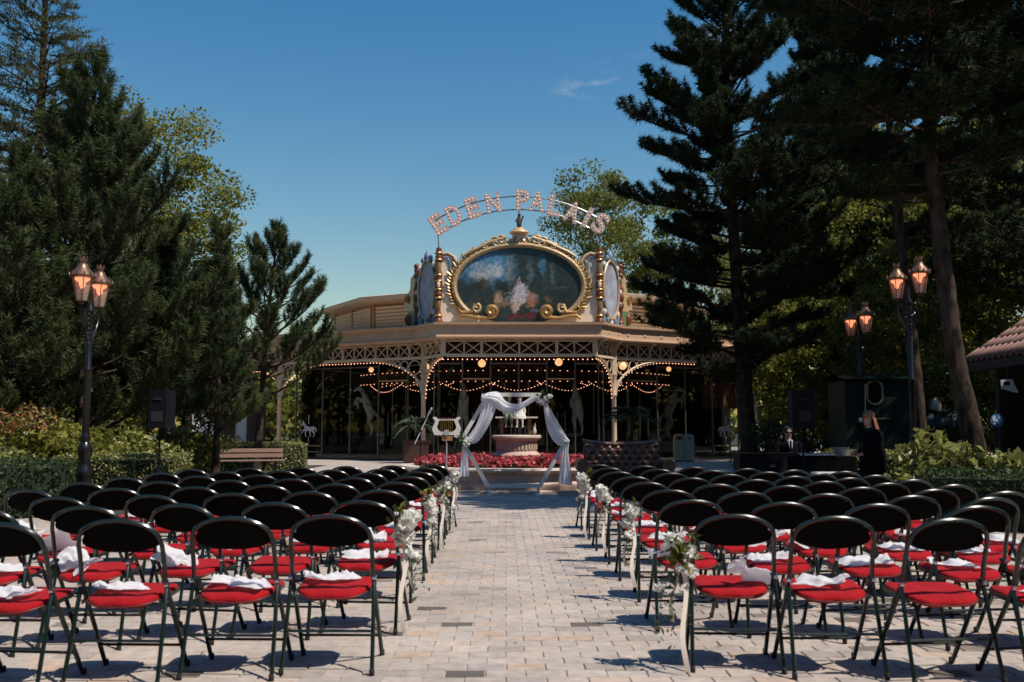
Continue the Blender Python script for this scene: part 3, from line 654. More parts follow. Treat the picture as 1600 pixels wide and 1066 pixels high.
for k in range(7):
    x = lx-.105+.035*k; MB().tube([(x, LY-.03, lz-.12), (x, LY-.034, lz+.155)], .004, 5).build('string', 'gold', t, True)
MB().lathe([(.02, -.01), (.055, -.01), (.055, .01), (.02, .012)], 16, (lx, LY-.04, lz-.12), Matrix.Rotation(PI/2, 3, 'X')).build('boss', 'silver', t, True)
MB().box((lx+.01, LY, lz-.225), (.19, .05, .085)).build('wooden_plate', 'wood_orange', t)
MB().tube([(lx, LY, .05), (lx, LY, .62)], .022, 10).build('lower_pole', 'silver', t, True); MB().tube([(lx, LY, .6), (lx, LY, lz-.15)], .013, 8).build('upper_pole', 'silver', t, True)
for k in range(3):
    a = 2*PI*k/3+.4; MB().tube([(lx, LY, .2), (lx+.14*math.cos(a), LY+.14*math.sin(a), .10), (lx+.26*math.cos(a), LY+.26*math.sin(a), .012)], .012, 6).build('leg', 'silver', t, True)
MYY = 17.6; mx_ = GX(657, MYY); t = thing('microphone_stand', 'slim boom microphone stand beside the lyre music stand', 'microphone', (mx_, MYY, 0))
a = P(648, 694, MYY); b = P(671, 645, MYY); c = a.lerp(b, .42)
MB().tube([(mx_, MYY, .02), (mx_, MYY, .85)], .011, 8).build('lower_pole', 'black_plastic', t, True)
MB().tube([(mx_, MYY, .8), (c.x, MYY, c.z)], .008, 8).build('upper_pole', 'black_plastic', t, True)
MB().tube([a, b], .0095, 8).build('boom', 'white_plastic_and_glint', t, True); MB().ball(c, .022, 8, 6).build('clutch', 'black_plastic', t, True)  # boom coloured white for the sun's highlight along it
m0 = P(668, 650, MYY-.03); m1 = P(674, 639, MYY-.03); MB().tube([m0, m0.lerp(m1, .6), m1], [.013, .017, .019], 10).build('microphone', 'silver', t, True); MB().ball(m1, .026, 10, 8).build('grille', 'chrome', t, True)
for k in range(3):
    a_ = 2*PI*k/3+1; MB().tube([(mx_, MYY, .06), (mx_+.30*math.cos(a_), MYY+.30*math.sin(a_), .011)], .009, 6).build('leg', 'black_plastic', t, True)
# tufted settee
SX = GX(972, 19.75); SY = 19.7
t = thing('tufted_sofa', 'brown leather button-tufted two-seat sofa beside the wedding arch', 'sofa', (SX, SY, 0))
sw = .74
def tuft(x, z):
    r_ = int(math.floor(z/.115+.5)); xx = x/.165+(.5 if r_ % 2 else 0); dx = (xx-round(xx))*.165; dz = z-r_*.115
    r2 = int(math.floor(z/.115)); return -.05*math.exp(-(dx*dx+dz*dz)/.0016)-.012*math.exp(-((abs(dx)/.0825-abs(dz)/.0575)**2)/.06)
def bk(u, v):
    x = (u-.5)*2*sw; rise = .075*abs(u*2-1)**2.6; z = .42+(.60+rise)*v
    y = .06+.05*v+.0*abs(x)-.30*max(0, abs(u*2-1)-.72)**1.0*.35; roll = .07*math.sin(max(0, (v-.82)/.18)*PI*.5)
    y += roll*.6; return (SX+x, SY+y-tuft(x, z)-.02, z)
MB().grid(bk, 90, 46).build('tufted_back', 'leather', t, 'all')
def rl(u, v):
    x = (u-.5)*2*(sw+.035); rise = .075*abs(u*2-1)**2.6; a = v*2*PI; k_ = .05*(1-.10*abs(math.sin(x/.165*PI)))
    return (SX+x, SY+.16+1.2*k_*math.cos(a), .985+rise+k_*math.sin(a))
MB().grid(rl, 90, 14).build('rolled_top', 'leather', t, 'all')
MB().box((SX, SY+.22, .52), (2*sw+.02, .10, .88)).build('back_panel', 'leather', t)
MB().box((SX, SY-.27, .27), (2*sw-.14, .72, .26)).build('seat_base', 'leather', t)
for s in (-1, 1):
    mb = MB()
    mb.grid(lambda u, v, s=s: (SX+s*(.36-.0)+(u-.5)*.68*1.0, SY-.60+v*.62, .42+.05*(1-abs(2*u-1)**4)*(1-abs(2*v-1)**4)), 14, 14); mb.build('seat_cushion', 'leather', t, 'all')
    M2 = Mfr((SX+s*(sw+.05), SY-.60, 0), (1, 0, 0), (0, 0, 1), (0, 1, 0))
    prof = [(-.10, .12), (.10, .12), (.10, .46)]+[(.03+.125*math.cos(R(a_)), .58+.125*math.sin(R(a_))) for a_ in range(-60, 241, 20)]+[(-.10, .45)]
    prof = [(x_*s, z_) for x_, z_ in prof]; prof = prof if s > 0 else prof[::-1]
    mb = MB(); mb.prism(prof, .8, M2); mb.build('arm', 'leather', t, True)
    for yy in (-.5, .18): MB().lathe([(.02, 0), (.035, .05), (.04, .13)], 10, (SX+s*(sw-.05), SY+yy, 0)).build('foot', 'dark_wood', t, True)
def speaker(px, Y, lab, labs):
    x = GX(px, Y)
    t = thing('speaker_stand', labs, 'stand', (x, Y, 0), 'speaker stands')
    MB().tube([(x, Y, .12), (x, Y, .75)], .02, 10).build('lower_pole', 'black_plastic', t, True); MB().tube([(x, Y, .7), (x, Y, 1.30)], .0165, 10).build('upper_pole', 'black_plastic', t, True)
    MB().lathe([(.025, .70), (.034, .71), (.034, .79), (.025, .80)], 10, (x, Y, 0)).build('collar', 'black_plastic', t, True); MB().tube([(x+.03, Y, .75), (x+.09, Y, .75)], .012, 6).build('knob', 'black_plastic', t, True)
    MB().lathe([(.028, .16), (.036, .17), (.036, .24), (.028, .25)], 10, (x, Y, 0)).build('hub', 'black_plastic', t, True)
    for k in range(3):
        a = 2*PI*k/3+.5; c_, s2 = math.cos(a), math.sin(a); l_ = MB().tube([(x+.03*c_, Y+.03*s2, .62), (x+.52*c_, Y+.52*s2, .02)], .012, 6).build('leg', 'black_plastic', t, True)
        MB().tube([(x+.03*c_, Y+.03*s2, .2), (x+.27*c_, Y+.27*s2, .325)], .008, 6).build('brace', 'black_plastic', l_, True); MB().ball((x+.52*c_, Y+.52*s2, .018), .018, 8, 6).build('rubber_foot', 'rubber', l_, True)
    t = thing('loudspeaker', lab, 'loudspeaker', (x, Y, 1.30), 'loudspeakers on stands')
    M2 = Mfr((x, Y, 1.302), (1, 0, 0), (0, 1, 0), (0, 0, 1))
    poly = [(-.20, .17), (-.20, -.11), (-.15, -.17), (.15, -.17), (.20, -.11), (.20, .17), (.14, .19), (-.14, .19)]
    MB().prism(poly, .66, M2).build('cabinet', 'black_plastic', t)
    MB().box((x, Y+.193, 1.632), (.27, .004, .60)).build('front_grille', 'steel_dark', t)
    MB().box((x, Y-.173, 1.50), (.2, .005, .18)).build('rear_panel', 'rubber', t); MB().box((x, Y-.18, 1.80), (.14, .02, .03)).build('handle', 'rubber', t)
speaker(250, 17.3, 'black loudspeaker on stand in front of the clipped box hedges', 'black tripod speaker stand before the clipped box hedges')
speaker(1254, 17.3, 'black loudspeaker raised on stand above the DJ table', 'black tripod speaker stand beside the DJ table')
# ================================================================== LAMP POSTS
def lamp(x, Y, rz, H, lab):
    t = thing('street_lamp', lab, 'street lamp', (x, Y, 0), 'twin-lantern street lamps'); k = H/4.13
    def z(a): return a*k
    MB().lathe([(.16, 0), (.16, .12), (.13, .16), (.12, .5), (.14, .54), (.14, .60), (.105, .66), (.09, .80), (.115, .88), (.12, .95), (.10, 1.02), (.07, 1.07), (.085, 1.12), (.07, 1.17), (.058, 1.22)], 20, (x, Y, 0)).build('base', 'iron', t, True)
    MB().lathe([(.06, 1.22), (.055, 2.2), (.07, 2.22), (.07, 2.27), (.05, 2.30), (.045, z(3.2)), (.07, z(3.22)), (.07, z(3.26)), (.03, z(3.32)), (.02, z(3.5))], 16, (x, Y, 0)).build('shaft', 'iron', t, True)
    d = Vector((math.cos(rz), math.sin(rz), 0))
    for s in (-1, 1):
        e = Vector((x, Y, 0))+d*.42*s
        pts = [Vector((x, Y, z(2.85))), Vector((x, Y, z(2.85)))+d*s*.14+Vector((0, 0, -.04)), Vector((x, Y, z(2.95)))+d*s*.30, Vector((e.x, e.y, z(3.12))), Vector((e.x, e.y, z(3.30)))]
        arm = MB().tube(pts, .02, 8).build('arm', 'iron', t, True)
        sp = [Vector((x, Y, z(3.02)))+d*s*(.12+.085*(1-q/14)*math.cos(q*.55))+Vector((0, 0, .085*(1-q/14)*math.sin(q*.55))) for q in range(14)]
        MB().tube(sp, .012, 6).build('scroll', 'iron', arm, True)
        for q in range(7):
            pp = Vector((x, Y, z(2.7)+.08*q))+d*s*(.05+.02*(q % 3)); MB().ball(pp+Vector((0, -.03, 0)), .026, 6, 4, (1.3, .7, 1)).build('cast_leaf', 'iron', arm, True)
        c = (e.x, e.y, z(3.30))
        b = MB().lathe([(.02, 0), (.05, .01), (.04, .04), (.085, .05), (.09, .065)], 6, c).build('lantern_base', 'copper_lantern', t)
        MB().lathe([(.088, .065), (.165, .435)], 6, c, cap=False).build('lantern_glass', 'lantern_glass', t)
        for q in range(6):
            a = 2*PI*q/6; MB().bar((c[0]+.09*math.cos(a), c[1]+.09*math.sin(a), c[2]+.06), (c[0]+.168*math.cos(a), c[1]+.168*math.sin(a), c[2]+.44), .014).build('glazing_bar', 'copper_lantern', b)
        hd = MB().lathe([(.16, .432), (.20, .435), (.205, .47), (.19, .49), (.13, .56), (.085, .62), (.075, .66), (.05, .67), (.06, .69), (.065, .72), (.04, .74)], 18, c).build('lantern_hood', 'copper_lantern', t, True)
        for q in range(12):
            a = 2*PI*q/12; MB().box((c[0]+.20*math.cos(a), c[1]+.20*math.sin(a), c[2]+.495), (.014, .05, .05), a, .4).build('hood_crest', 'copper_lantern', hd)
        for q in range(6):
            a = 2*PI*q/6; MB().box((c[0]+.06*math.cos(a), c[1]+.06*math.sin(a), c[2]+.755), (.012, .03, .05), a, .6).build('crown_point', 'copper_lantern', hd)
        MB().lathe([(.02, .26), (.045, .30), (.055, .36), (.115, .40), (.12, .43)], 12, c).build('glowing_mantle', 'mantle', t, True)
lamp(GX(134, 16.5), 16.5, R(94), 4.13, 'black twin-lantern street lamp in front of red-tipped shrubs')
lamp(GX(258, 26), 26, R(40), 4.13, 'black twin-lantern street lamp half hidden within the pine branches')
lamp(GX(1427, 19.5), 19.5, R(98), 4.82, 'black twin-lantern street lamp between leaning pine trunk and person in black')
lamp(GX(1346, 23.6), 23.6, R(94), 4.36, 'black twin-lantern street lamp standing by the green locomotive cab')
# ================================================================== BENCH
BX, BYY = GX(388, 27.6), 27.6
t = thing('park_bench', 'brown wooden slatted park bench in front of the clipped hedge', 'bench', (BX, BYY, 0)); bl = 1.95; rot = Matrix.Rotation(R(20), 3, 'Z')
def bb(c, sz): return Vector((BX, BYY, 0))+rot @ Vector(c), sz, rot
for yy, z_ in ((-.20, .43), (-.09, .435), (.02, .43)): MB().box(*bb((0, yy, z_), (bl, .095, .035))).build('seat_slat', 'bench_wood', t)
for yy, z_ in ((.13, .56), (.16, .70)): MB().box(*bb((0, yy, z_), (bl, .03, .105))).build('back_slat', 'bench_wood', t)
for s in (-1, 1):
    for yy in (-.17, .06): MB().box(*bb((s*.75, yy, .2), (.05, .05, .40))).build('leg', 'iron', t)
    MB().bar(Vector((BX, BYY, 0))+rot @ Vector((s*.75, .085, .2)), Vector((BX, BYY, 0))+rot @ Vector((s*.75, .20, .78)), .05, .03).build('back_post', 'iron', t)
# ================================================================== DJ CORNER
DY = 18.2; dx = GX(1285, DY)
t = thing('dj_table', 'table under floor-length black cloth near the loudspeaker', 'table', (dx, DY, 0))
x0, x1 = GX(1236, DY), GX(1328, DY)
MB().box(((x0+x1)/2, DY, .775), (x1-x0, .6, .03)).build('table_top', 'black_cloth', t)
def skirt(u, v):
    per = 2*((x1-x0)+.6); d = u*per; w_ = x1-x0
    if d < w_: p = (x0+d, DY-.3)
    elif d < w_+.6: p = (x1, DY-.3+d-w_)
    elif d < 2*w_+.6: p = (x1-(d-w_-.6), DY+.3)
    else: p = (x0, DY+.3-(d-2*w_-.6))
    k = 1+.03*(1-v)*math.sin(u*150); cx, cy = (x0+x1)/2, DY
    return (cx+(p[0]-cx)*k, cy+(p[1]-cy)*k, .01+.77*v)
MB().grid(skirt, 160, 6).build('table_cloth', 'black_cloth', t, 'all')
for sx in (x0+.08, x1-.08):
    for sy in (-.24, .24): MB().box((sx, DY+sy, .38), (.03, .03, .75)).build('leg', 'steel_dark', t)
t = thing('dj_mixer', 'silver-edged DJ mixing console lying on the black-clothed table', 'mixer', (dx, DY, .79)); mx0 = GX(1270, DY)
MB().box((mx0, DY-.05, .815), (.62, .34, .05)).build('console', 'black_plastic', t)
MB().box((mx0, DY-.225, .826), (.62, .012, .03)).build('front_edge', 'white_plastic_and_glint', t)
for s in (-1, 1): MB().lathe([(.12, 0), (.12, .012), (.03, .016)], 24, (mx0+s*.19, DY-.05, .84)).build('jog_wheel', 'silver', t, True)
for q in range(4): MB().box((mx0-.045+.03*q, DY-.07, .847), (.012, .09, .014)).build('fader', 'white_plastic_and_glint', t)
lp = GX(1318, DY); t = thing('laptop', 'open dark laptop beside the DJ mixing console', 'laptop', (lp, DY, .79))
MB().box((lp, DY, .80), (.30, .21, .015)).build('keyboard_base', 'steel', t); MB().box((lp, DY+.13, .88), (.30, .012, .16), Matrix.Rotation(R(-24), 3, 'X')).build('screen', 'steel_dark', t)
wy = 15.6; wx = GX(1300, wy); t = thing('low_side_table', 'low table with white top behind the last row of chairs', 'table', (wx, wy, 0))
MB().box((wx, wy, .60), (.60, .36, .03)).build('table_top', 'white_plastic_and_glint', t)
for a in (-.26, .26):
    for b in (-.14, .14): MB().box((wx+a, wy+b, .292), (.03, .03, .584)).build('leg', 'steel', t)
for k_, (dx_, nm) in enumerate(((-.2, 'white'), (.23, 'pale'))):
    pass
# speaker / flight case block left of the table
cx0, cx1 = GX(1150, 19), GX(1232, 19)
t = thing('flight_case', 'large dark equipment case standing left open beside DJ table'.replace(' left open', ''), 'case', ((cx0+cx1)/2, 19, 0))
MB().box(((cx0+cx1)/2, 19, .44), (cx1-cx0, .6, .80)).build('case_body', 'black_plastic', t)
for z_ in (.06, .84): MB().box(((cx0+cx1)/2, 18.698, z_), (cx1-cx0+.004, .008, .03)).build('edge_trim', 'steel_dark', t)
MB().box(((cx0+cx1)/2+.1, 18.69, .6), (.1, .02, .05)).build('latch', 'steel', t)
for a in (-1, 1): MB().box(((cx0+cx1)/2+a*(cx1-cx0)*.42, 19, .02), (.06, .4, .04)).build('foot', 'rubber', t)
# ================================================================== PEOPLE
def head(cx, cy, z, face, parent, hairm, k=1.0):
    """face: unit 2D vector the person looks along; z: chin height"""
    M = Mfr((cx, cy, z), (face[1], -face[0], 0), (face[0], face[1], 0), (0, 0, 1))
    mb = MB()
    for s in (-1, 1):
        mb.ball(M @ Vector((s*.033*k, .088*k, .118*k)), .011*k, 8, 6)
    mb.build('eyes', 'pane_dark', parent, 'all')
    return M
# woman in black, seen side on, long ginger hair
WY = 16.6; wx = GX(1361, WY); t = thing('person', 'person in black with long ginger hair standing by the DJ table', 'person', (wx, WY, 0))
hz_ = 1.33
nd = [(wx+.02, WY, .86, .15, .12), (wx+.03, WY, 1.0, .125, .10), (wx+.015, WY, 1.16, .145, .105), (wx-.0, WY, 1.27, .085, .07), (wx-.02, WY, 1.325, .048), (wx-.045, WY, 1.36, .055), (wx-.05, WY, 1.42, .08, .075), (wx-.04, WY, 1.49, .078, .07), (wx-.04, WY, 1.53, .045),
      (wx+.01, WY-.08, .84, .095), (wx+.02, WY-.08, .46, .06), (wx+.03, WY-.08, .09, .038), (wx-.07, WY-.085, .035, .032),
      (wx+.03, WY+.08, .84, .095), (wx+.05, WY+.08, .46, .06), (wx+.06, WY+.08, .09, .038), (wx-.04, WY+.085, .035, .032),
      (wx+.0, WY-.16, 1.22, .055), (wx+.01, WY-.20, .98, .042), (wx-.16, WY-.17, .88, .032), (wx-.24, WY-.15, .87, .026),
      (wx+.0, WY+.16, 1.22, .055), (wx+.01, WY+.20, .98, .042), (wx-.16, WY+.16, .90, .032), (wx-.24, WY+.12, .90, .026)]
ed = [(0, 1), (1, 2), (2, 3), (3, 4), (4, 5), (5, 6), (6, 7), (7, 8), (0, 9), (9, 10), (10, 11), (11, 12), (0, 13), (13, 14), (14, 15), (15, 16), (2, 17), (17, 18), (18, 19), (19, 20), (2, 21), (21, 22), (22, 23), (23, 24)]
for q_, (hy, hz2) in enumerate(((-.15, .87), (.12, .90))):
    pi_ = 20 if q_ == 0 else 24
    for f_ in range(5):
        b = len(nd); dy = (f_-2)*.017; L = (.06, .075, .08, .074, .055)[f_]
        if f_ == 4: nd += [(wx-.255, WY+hy-.04, hz2+.015, .009), (wx-.285, WY+hy-.05, hz2+.0, .008)]
        else: nd += [(wx-.24-L*.6, WY+hy+dy, hz2-.005, .0088), (wx-.24-L, WY+hy+dy, hz2-.025, .0078)]
        ed += [(pi_, b), (b, b+1)]
me = skin_mesh(nd, ed, 2); me.transform(Matrix.Translation(-t.location)); body = place_mesh(me, 'body', 'skin', t)
# clothes: a coat that follows trunk, arms and legs
def cloth_tube(pts, rs, name, m, par, seg=18, flat=1.0): MB().tube(pts, rs, seg, flat=flat).build(name, m, par, 'all')
MB().lathe([(.20, .30), (.225, .34), (.215, .6), (.205, .85), (.165, 1.0), (.185, 1.14), (.165, 1.23), (.10, 1.285), (.062, 1.315)], 26, (wx+.02, WY, 0), Matrix.Diagonal((1, 1.05, 1)), cap=False).build('black_dress', 'suit', body, 'all')
for s in (-1, 1):
    cloth_tube([(wx, WY+s*.13, 1.245), (wx, WY+s*.19, 1.17), (wx+.01, WY+s*.215, .98), (wx-.10, WY+s*.185, .905), (wx-.2, WY+s*.15, .88)], [.07, .078, .062, .055, .05], 'sleeve', 'suit', body)
    cloth_tube([(wx+.02, WY+s*.085, .5), (wx+.035, WY+s*.085, .1)], [.078, .055], 'legging', 'suit', body); MB().ball((wx-.02, WY+s*.083, .04), .05, 12, 8, (2.0, .85, .85)).build('shoe', 'suit', body, 'all')
head(wx-.045, WY, 1.36, (-1, 0), body, 'hair_ginger', .95)
def hairfn(u, v):
    a = R(-40)+u*R(260); zz = 1.565-.52*v; k_ = .105*(math.sin(min(1, v*3.2+.08)*PI/2))*(1-.35*max(0, v-.5)); cx_ = wx-.025+.11*v*v+.03*v
    wob = 1+.05*math.sin(u*40+v*6)
    return (cx_+k_*math.cos(a-R(90)+PI*.5-R(40))*wob, WY+k_*math.sin(a-R(90)+PI*.5-R(40))*1.05*wob, zz)
MB().grid(hairfn, 40, 24).build('hair', 'hair_ginger', body, 'all')
MB().lathe([(.090, 1.475), (.098, 1.50), (.09, 1.55), (.055, 1.585), (.008, 1.597)], 20, (wx-.028, WY, 0), cap=False).build('hair', 'hair_ginger', body, 'all')
# man in dark suit, seated behind the table
mY = 19.7; mx = GX(1231, mY); mx = max(mx, cx1+.0)
t = thing('person', 'person in dark suit, white shirt and sunglasses seated behind DJ table', 'person', (mx, mY, 0))
nd = [(mx, mY, .56, .15, .12), (mx, mY+.01, .74, .15, .11), (mx, mY, .94, .165, .11), (mx, mY-.01, 1.04, .08), (mx, mY-.015, 1.09, .052), (mx, mY-.02, 1.13, .056), (mx, mY-.025, 1.20, .078, .085), (mx, mY-.02, 1.27, .078, .085), (mx, mY-.02, 1.315, .045)]
ed = [(i, i+1) for i in range(8)]
for s in (-1, 1):
    b = len(nd); nd += [(mx+s*.09, mY-.08, .53, .085), (mx+s*.12, mY-.42, .50, .062), (mx+s*.12, mY-.44, .09, .04), (mx+s*.13, mY-.56, .035, .034)]; ed += [(0, b), (b, b+1), (b+1, b+2), (b+2, b+3)]
    b = len(nd); nd += [(mx+s*.20, mY, .98, .055), (mx+s*.25, mY-.06, .74, .044), (mx+s*.17, mY-.28, .68, .033), (mx+s*.15, mY-.37, .67, .027)]; ed += [(2, b), (b, b+1), (b+1, b+2), (b+2, b+3)]
    for f_ in range(5):
        c_ = len(nd); L = (.06, .075, .08, .074, .055)[f_]; ddx = (f_-2)*.017
        if f_ == 4: nd += [(mx+s*.11, mY-.39, .685, .009), (mx+s*.095, mY-.425, .675, .0085)]
        else: nd += [(mx+s*.15+ddx, mY-.37-L*.6, .665, .0088), (mx+s*.15+ddx, mY-.37-L, .645, .0078)]
        ed += [(b+3, c_), (c_, c_+1)]
me = skin_mesh(nd, ed, 2); me.transform(Matrix.Translation(-t.location)); body = place_mesh(me, 'body', 'skin', t)
MB().lathe([(.19, .45), (.20, .55), (.19, .74), (.215, .93), (.17, 1.02), (.085, 1.065)], 24, (mx, mY+.005, 0), Matrix.Diagonal((1, .74, 1)), cap=False).build('jacket', 'suit', body, 'all')
MB().prism([(-.045, 1.075), (.045, 1.075), (.03, .93), (.0, .83), (-.03, .93)], .012, Mfr((mx, mY-.168, 0), (1, 0, 0), (0, 0, 1), (0, -1, 0))).build('shirt_front', 'shirt', body)
MB().prism([(-.013, 1.06), (.013, 1.06), (.02, .88), (0, .84), (-.02, .88)], .006, Mfr((mx, mY-.182, 0), (1, 0, 0), (0, 0, 1), (0, -1, 0))).build('tie', 'suit', body)
for s in (-1, 1):
    cloth_tube([(mx+s*.15, mY, 1.0), (mx+s*.21, mY, .96), (mx+s*.255, mY-.06, .74), (mx+s*.19, mY-.24, .685), (mx+s*.17, mY-.30, .68)], [.07, .075, .06, .052, .046], 'sleeve', 'suit', body)
    cloth_tube([(mx+s*.08, mY-.05, .53), (mx+s*.12, mY-.43, .505), (mx+s*.12, mY-.45, .40), (mx+s*.12, mY-.45, .07)], [.105, .08, .075, .065], 'trouser_leg', 'suit', body); MB().ball((mx+s*.128, mY-.50, .042), .05, 12, 8, (.85, 2.1, .85)).build('shoe', 'rubber', body, 'all')
mb = MB(); mb.ball((mx-.034, mY-.112, 1.222), .028, 10, 6, (1, .4, .8)); mb.ball((mx+.034, mY-.112, 1.222), .028, 10, 6, (1, .4, .8)); mb.bar((mx-.075, mY-.09, 1.23), (mx+.075, mY-.09, 1.23), .012, .01); mb.build('sunglasses', 'pane_dark', body, 'all')
MB().lathe([(.088, 1.20), (.094, 1.25), (.085, 1.31), (.05, 1.345), (.01, 1.352)], 18, (mx, mY+.0, 0), cap=False).build('hair', 'hair_dark', body, 'all')
t = thing('stool', 'dark stool under the seated person in suit', 'stool', (mx, mY, 0)); MB().lathe([(.17, .40), (.18, .42), (.17, .445)], 20, (mx, mY, 0)).build('seat', 'dark_wood', t, True)
for k in range(4): a = PI/4+PI/2*k; MB().tube([(mx+.12*math.cos(a), mY+.12*math.sin(a), .41), (mx+.18*math.cos(a), mY+.18*math.sin(a), .01)], .015, 6).build('leg', 'dark_wood', t, True)
# ================================================================== CAROUSEL PAVILION
X0 = GX(811, 40); RR = 15.0; YF = 40.6; YC = YF+RR*math.cos(R(15))
def pv(k): # polygon vertex, angle from the camera side, k*30+15 degrees
    a = R(15+30*k); return Vector((X0+RR*math.sin(a), YC-RR*math.cos(a), 0))
W = [pv(k) for k in range(12)]           # W[0] right front, W[11] left front
CR = Vector((X0+3.0, 39.2, 0)); CL = Vector((X0-3.0, 39.2, 0))
pav = thing('carousel_pavilion', 'cream and gold carousel pavilion with iron lattice eaves and oval painting', 'pavilion', (X0, YC, 0))
ZT, ZL0, ZL1 = 4.82, 4.24, 4.76
def up(p, z): return Vector((p.x, p.y, z))
def sweep(mb, path, prof):
    """profile of (outward offset, z) along an open plan path; outward = right of travel"""
    n = len(path); mit = []
    for i, p in enumerate(path):
        ds = []
        if i > 0: ds.append((path[i]-path[i-1]).normalized())
        if i < n-1: ds.append((path[i+1]-path[i]).normalized())
        ns = [Vector((d.y, -d.x, 0)) for d in ds]; m_ = sum(ns, Vector((0, 0, 0))).normalized(); mit.append(m_/max(.4, m_.dot(ns[0])))
    k = len(prof); vs = [up(p+m_*o, z) for p, m_ in zip(path, mit) for o, z in prof]
    return mb.add(vs, [(i*k+j, (i+1)*k+j, (i+1)*k+j+1, i*k+j+1) for i in range(n-1) for j in range(k-1)])
cpath = [W[7], W[8], W[9], W[10], W[11], CL, CR, W[0], W[1], W[2], W[3], W[4]]
# travel goes left to right at the front so outward is towards the camera
prof = [(-.5, ZT-.02), (.36, ZT), (.47, ZT+.05), (.47, ZT+.10), (.43, ZT+.12), (.43, 5.33), (.56, 5.37), (.57, 5.45), (-.6, 5.50)]
sweep(MB(), cpath, prof).build('cornice', 'cornice_brown', pav, False)
# stud rosettes on the cornice
def studs(a, b, n, z, off):
    d = (b-a); L = d.length; d.normalize(); o_ = Vector((d.y, -d.x, 0)); Mz = Matrix((Vector((d.x, d.y, 0)), Vector((0, 0, 1)), o_)).transposed()
    for i in range(n):
        p = up(a+d*L*(i+.5)/n+o_*off, z); MB().lathe([(.055, 0), (.055, .015), (.035, .03), (.012, .032)], 10, p, Mz).build('rosette', 'cornice_brown', pav, True)
studs(CL+Vector((-.25, 0, 0)), CR+Vector((.25, 0, 0)), 10, 5.1, .43)
studs(W[11], CL, 2, 5.1, .43); studs(CR, W[0], 2, 5.1, .43); studs(W[10], W[11], 9, 5.1, .43); studs(W[0], W[1], 9, 5.1, .43)
# roof
rc = 10.4
def ring12(r_, z): return [Vector((X0+r_*math.sin(R(15+30*k)), YC-r_*math.cos(R(15+30*k)), z)) for k in range(12)]
mb = MB(); a = ring12(RR+.45, 5.46); b = ring12(rc-.6, 6.15); mb.add(a+b, [(k, (k+1) % 12, 12+(k+1) % 12, 12+k) for k in range(12)]); mb.build('eaves_roof', 'roof_tan', pav)
mb = MB(); mb.add([up(CL+Vector((-.4, -.4, 0)), 5.48), up(CR+Vector((.4, -.4, 0)), 5.48), up(W[0]+Vector((.2, .5, 0)), 5.52), up(W[11]+Vector((-.2, .5, 0)), 5.52)], [(0, 1, 2, 3)]); mb.build('porch_roof', 'roof_tan', pav)
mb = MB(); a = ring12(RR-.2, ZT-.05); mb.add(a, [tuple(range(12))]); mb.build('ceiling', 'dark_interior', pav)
# clerestory drum with louvres
mb = MB(); a = ring12(rc-.5, 5.9); b = ring12(rc-.5, 7.35); mb.add(a+b, [(k, (k+1) % 12, 12+(k+1) % 12, 12+k) for k in range(12)]); drum = mb.build('clerestory', 'wood_orange', pav)
mb = MB(); rp_ = [(rc-.5, 7.3), (rc+.25, 7.42), (rc+.28, 7.60), (rc-.3, 7.72), (.2, 8.9)]; rs_ = [ring12(r_, z) for r_, z in rp_]
mb.add(sum(rs_, []), [(j*12+k, j*12+(k+1) % 12, (j+1)*12+(k+1) % 12, (j+1)*12+k) for j in range(4) for k in range(12)]); mb.build('clerestory_roof', 'roof_tan', pav)
for k in (8, 9, 10, 11, 0, 1, 2):
    p, q = ring12(rc-.5, 0)[k], ring12(rc-.5, 0)[(k+1) % 12]; d = (q-p).normalized(); o_ = Vector((d.y, -d.x, 0)); L = (q-p).length
    for f_ in (.02, .5, .98): MB().box(up(p+d*L*f_+o_*.03, 6.65), (.14, .12, 1.4), math.atan2(d.y, d.x)).build('pilaster', 'wood_orange', drum)
    for h_ in range(2):
        for i in range(7):
            z = 6.08+.17*i; a_ = p+d*L*(.04+.48*h_); b_ = p+d*L*(.48+.48*h_); r3 = Matrix.Rotation(math.atan2(d.y, d.x), 3, 'Z') @ Matrix.Rotation(R(35), 3, 'X')
            MB().box(up((a_+b_)/2+o_*.05, z), ((b_-a_).length-.05, .025, .16), r3).build('louvre', 'cream', drum)
# posts
def post(p, z1=ZT, w_=.20, name='post'):
    o = MB().lathe([(.20, 0), (.20, .5), (.17, .56), (.12, .60), (.10, .75), (.09, 2.6), (.13, 2.66), (.10, 2.72), (.11, 3.4), (.15, 3.5)], 12, p).build(name, 'cream', pav, True)
    MB().box(up(p, (3.5+z1)/2), (w_, w_, z1-3.5), .26).build('capital', 'cream', o); return o
for k in (11, 10, 9, 0, 1, 2): post(W[k])
def colonnette(p): MB().box(up(p, 4.5), (.2, .2, .66)).build('capital', 'cream', pav)
colonnette(CL); colonnette(CR)
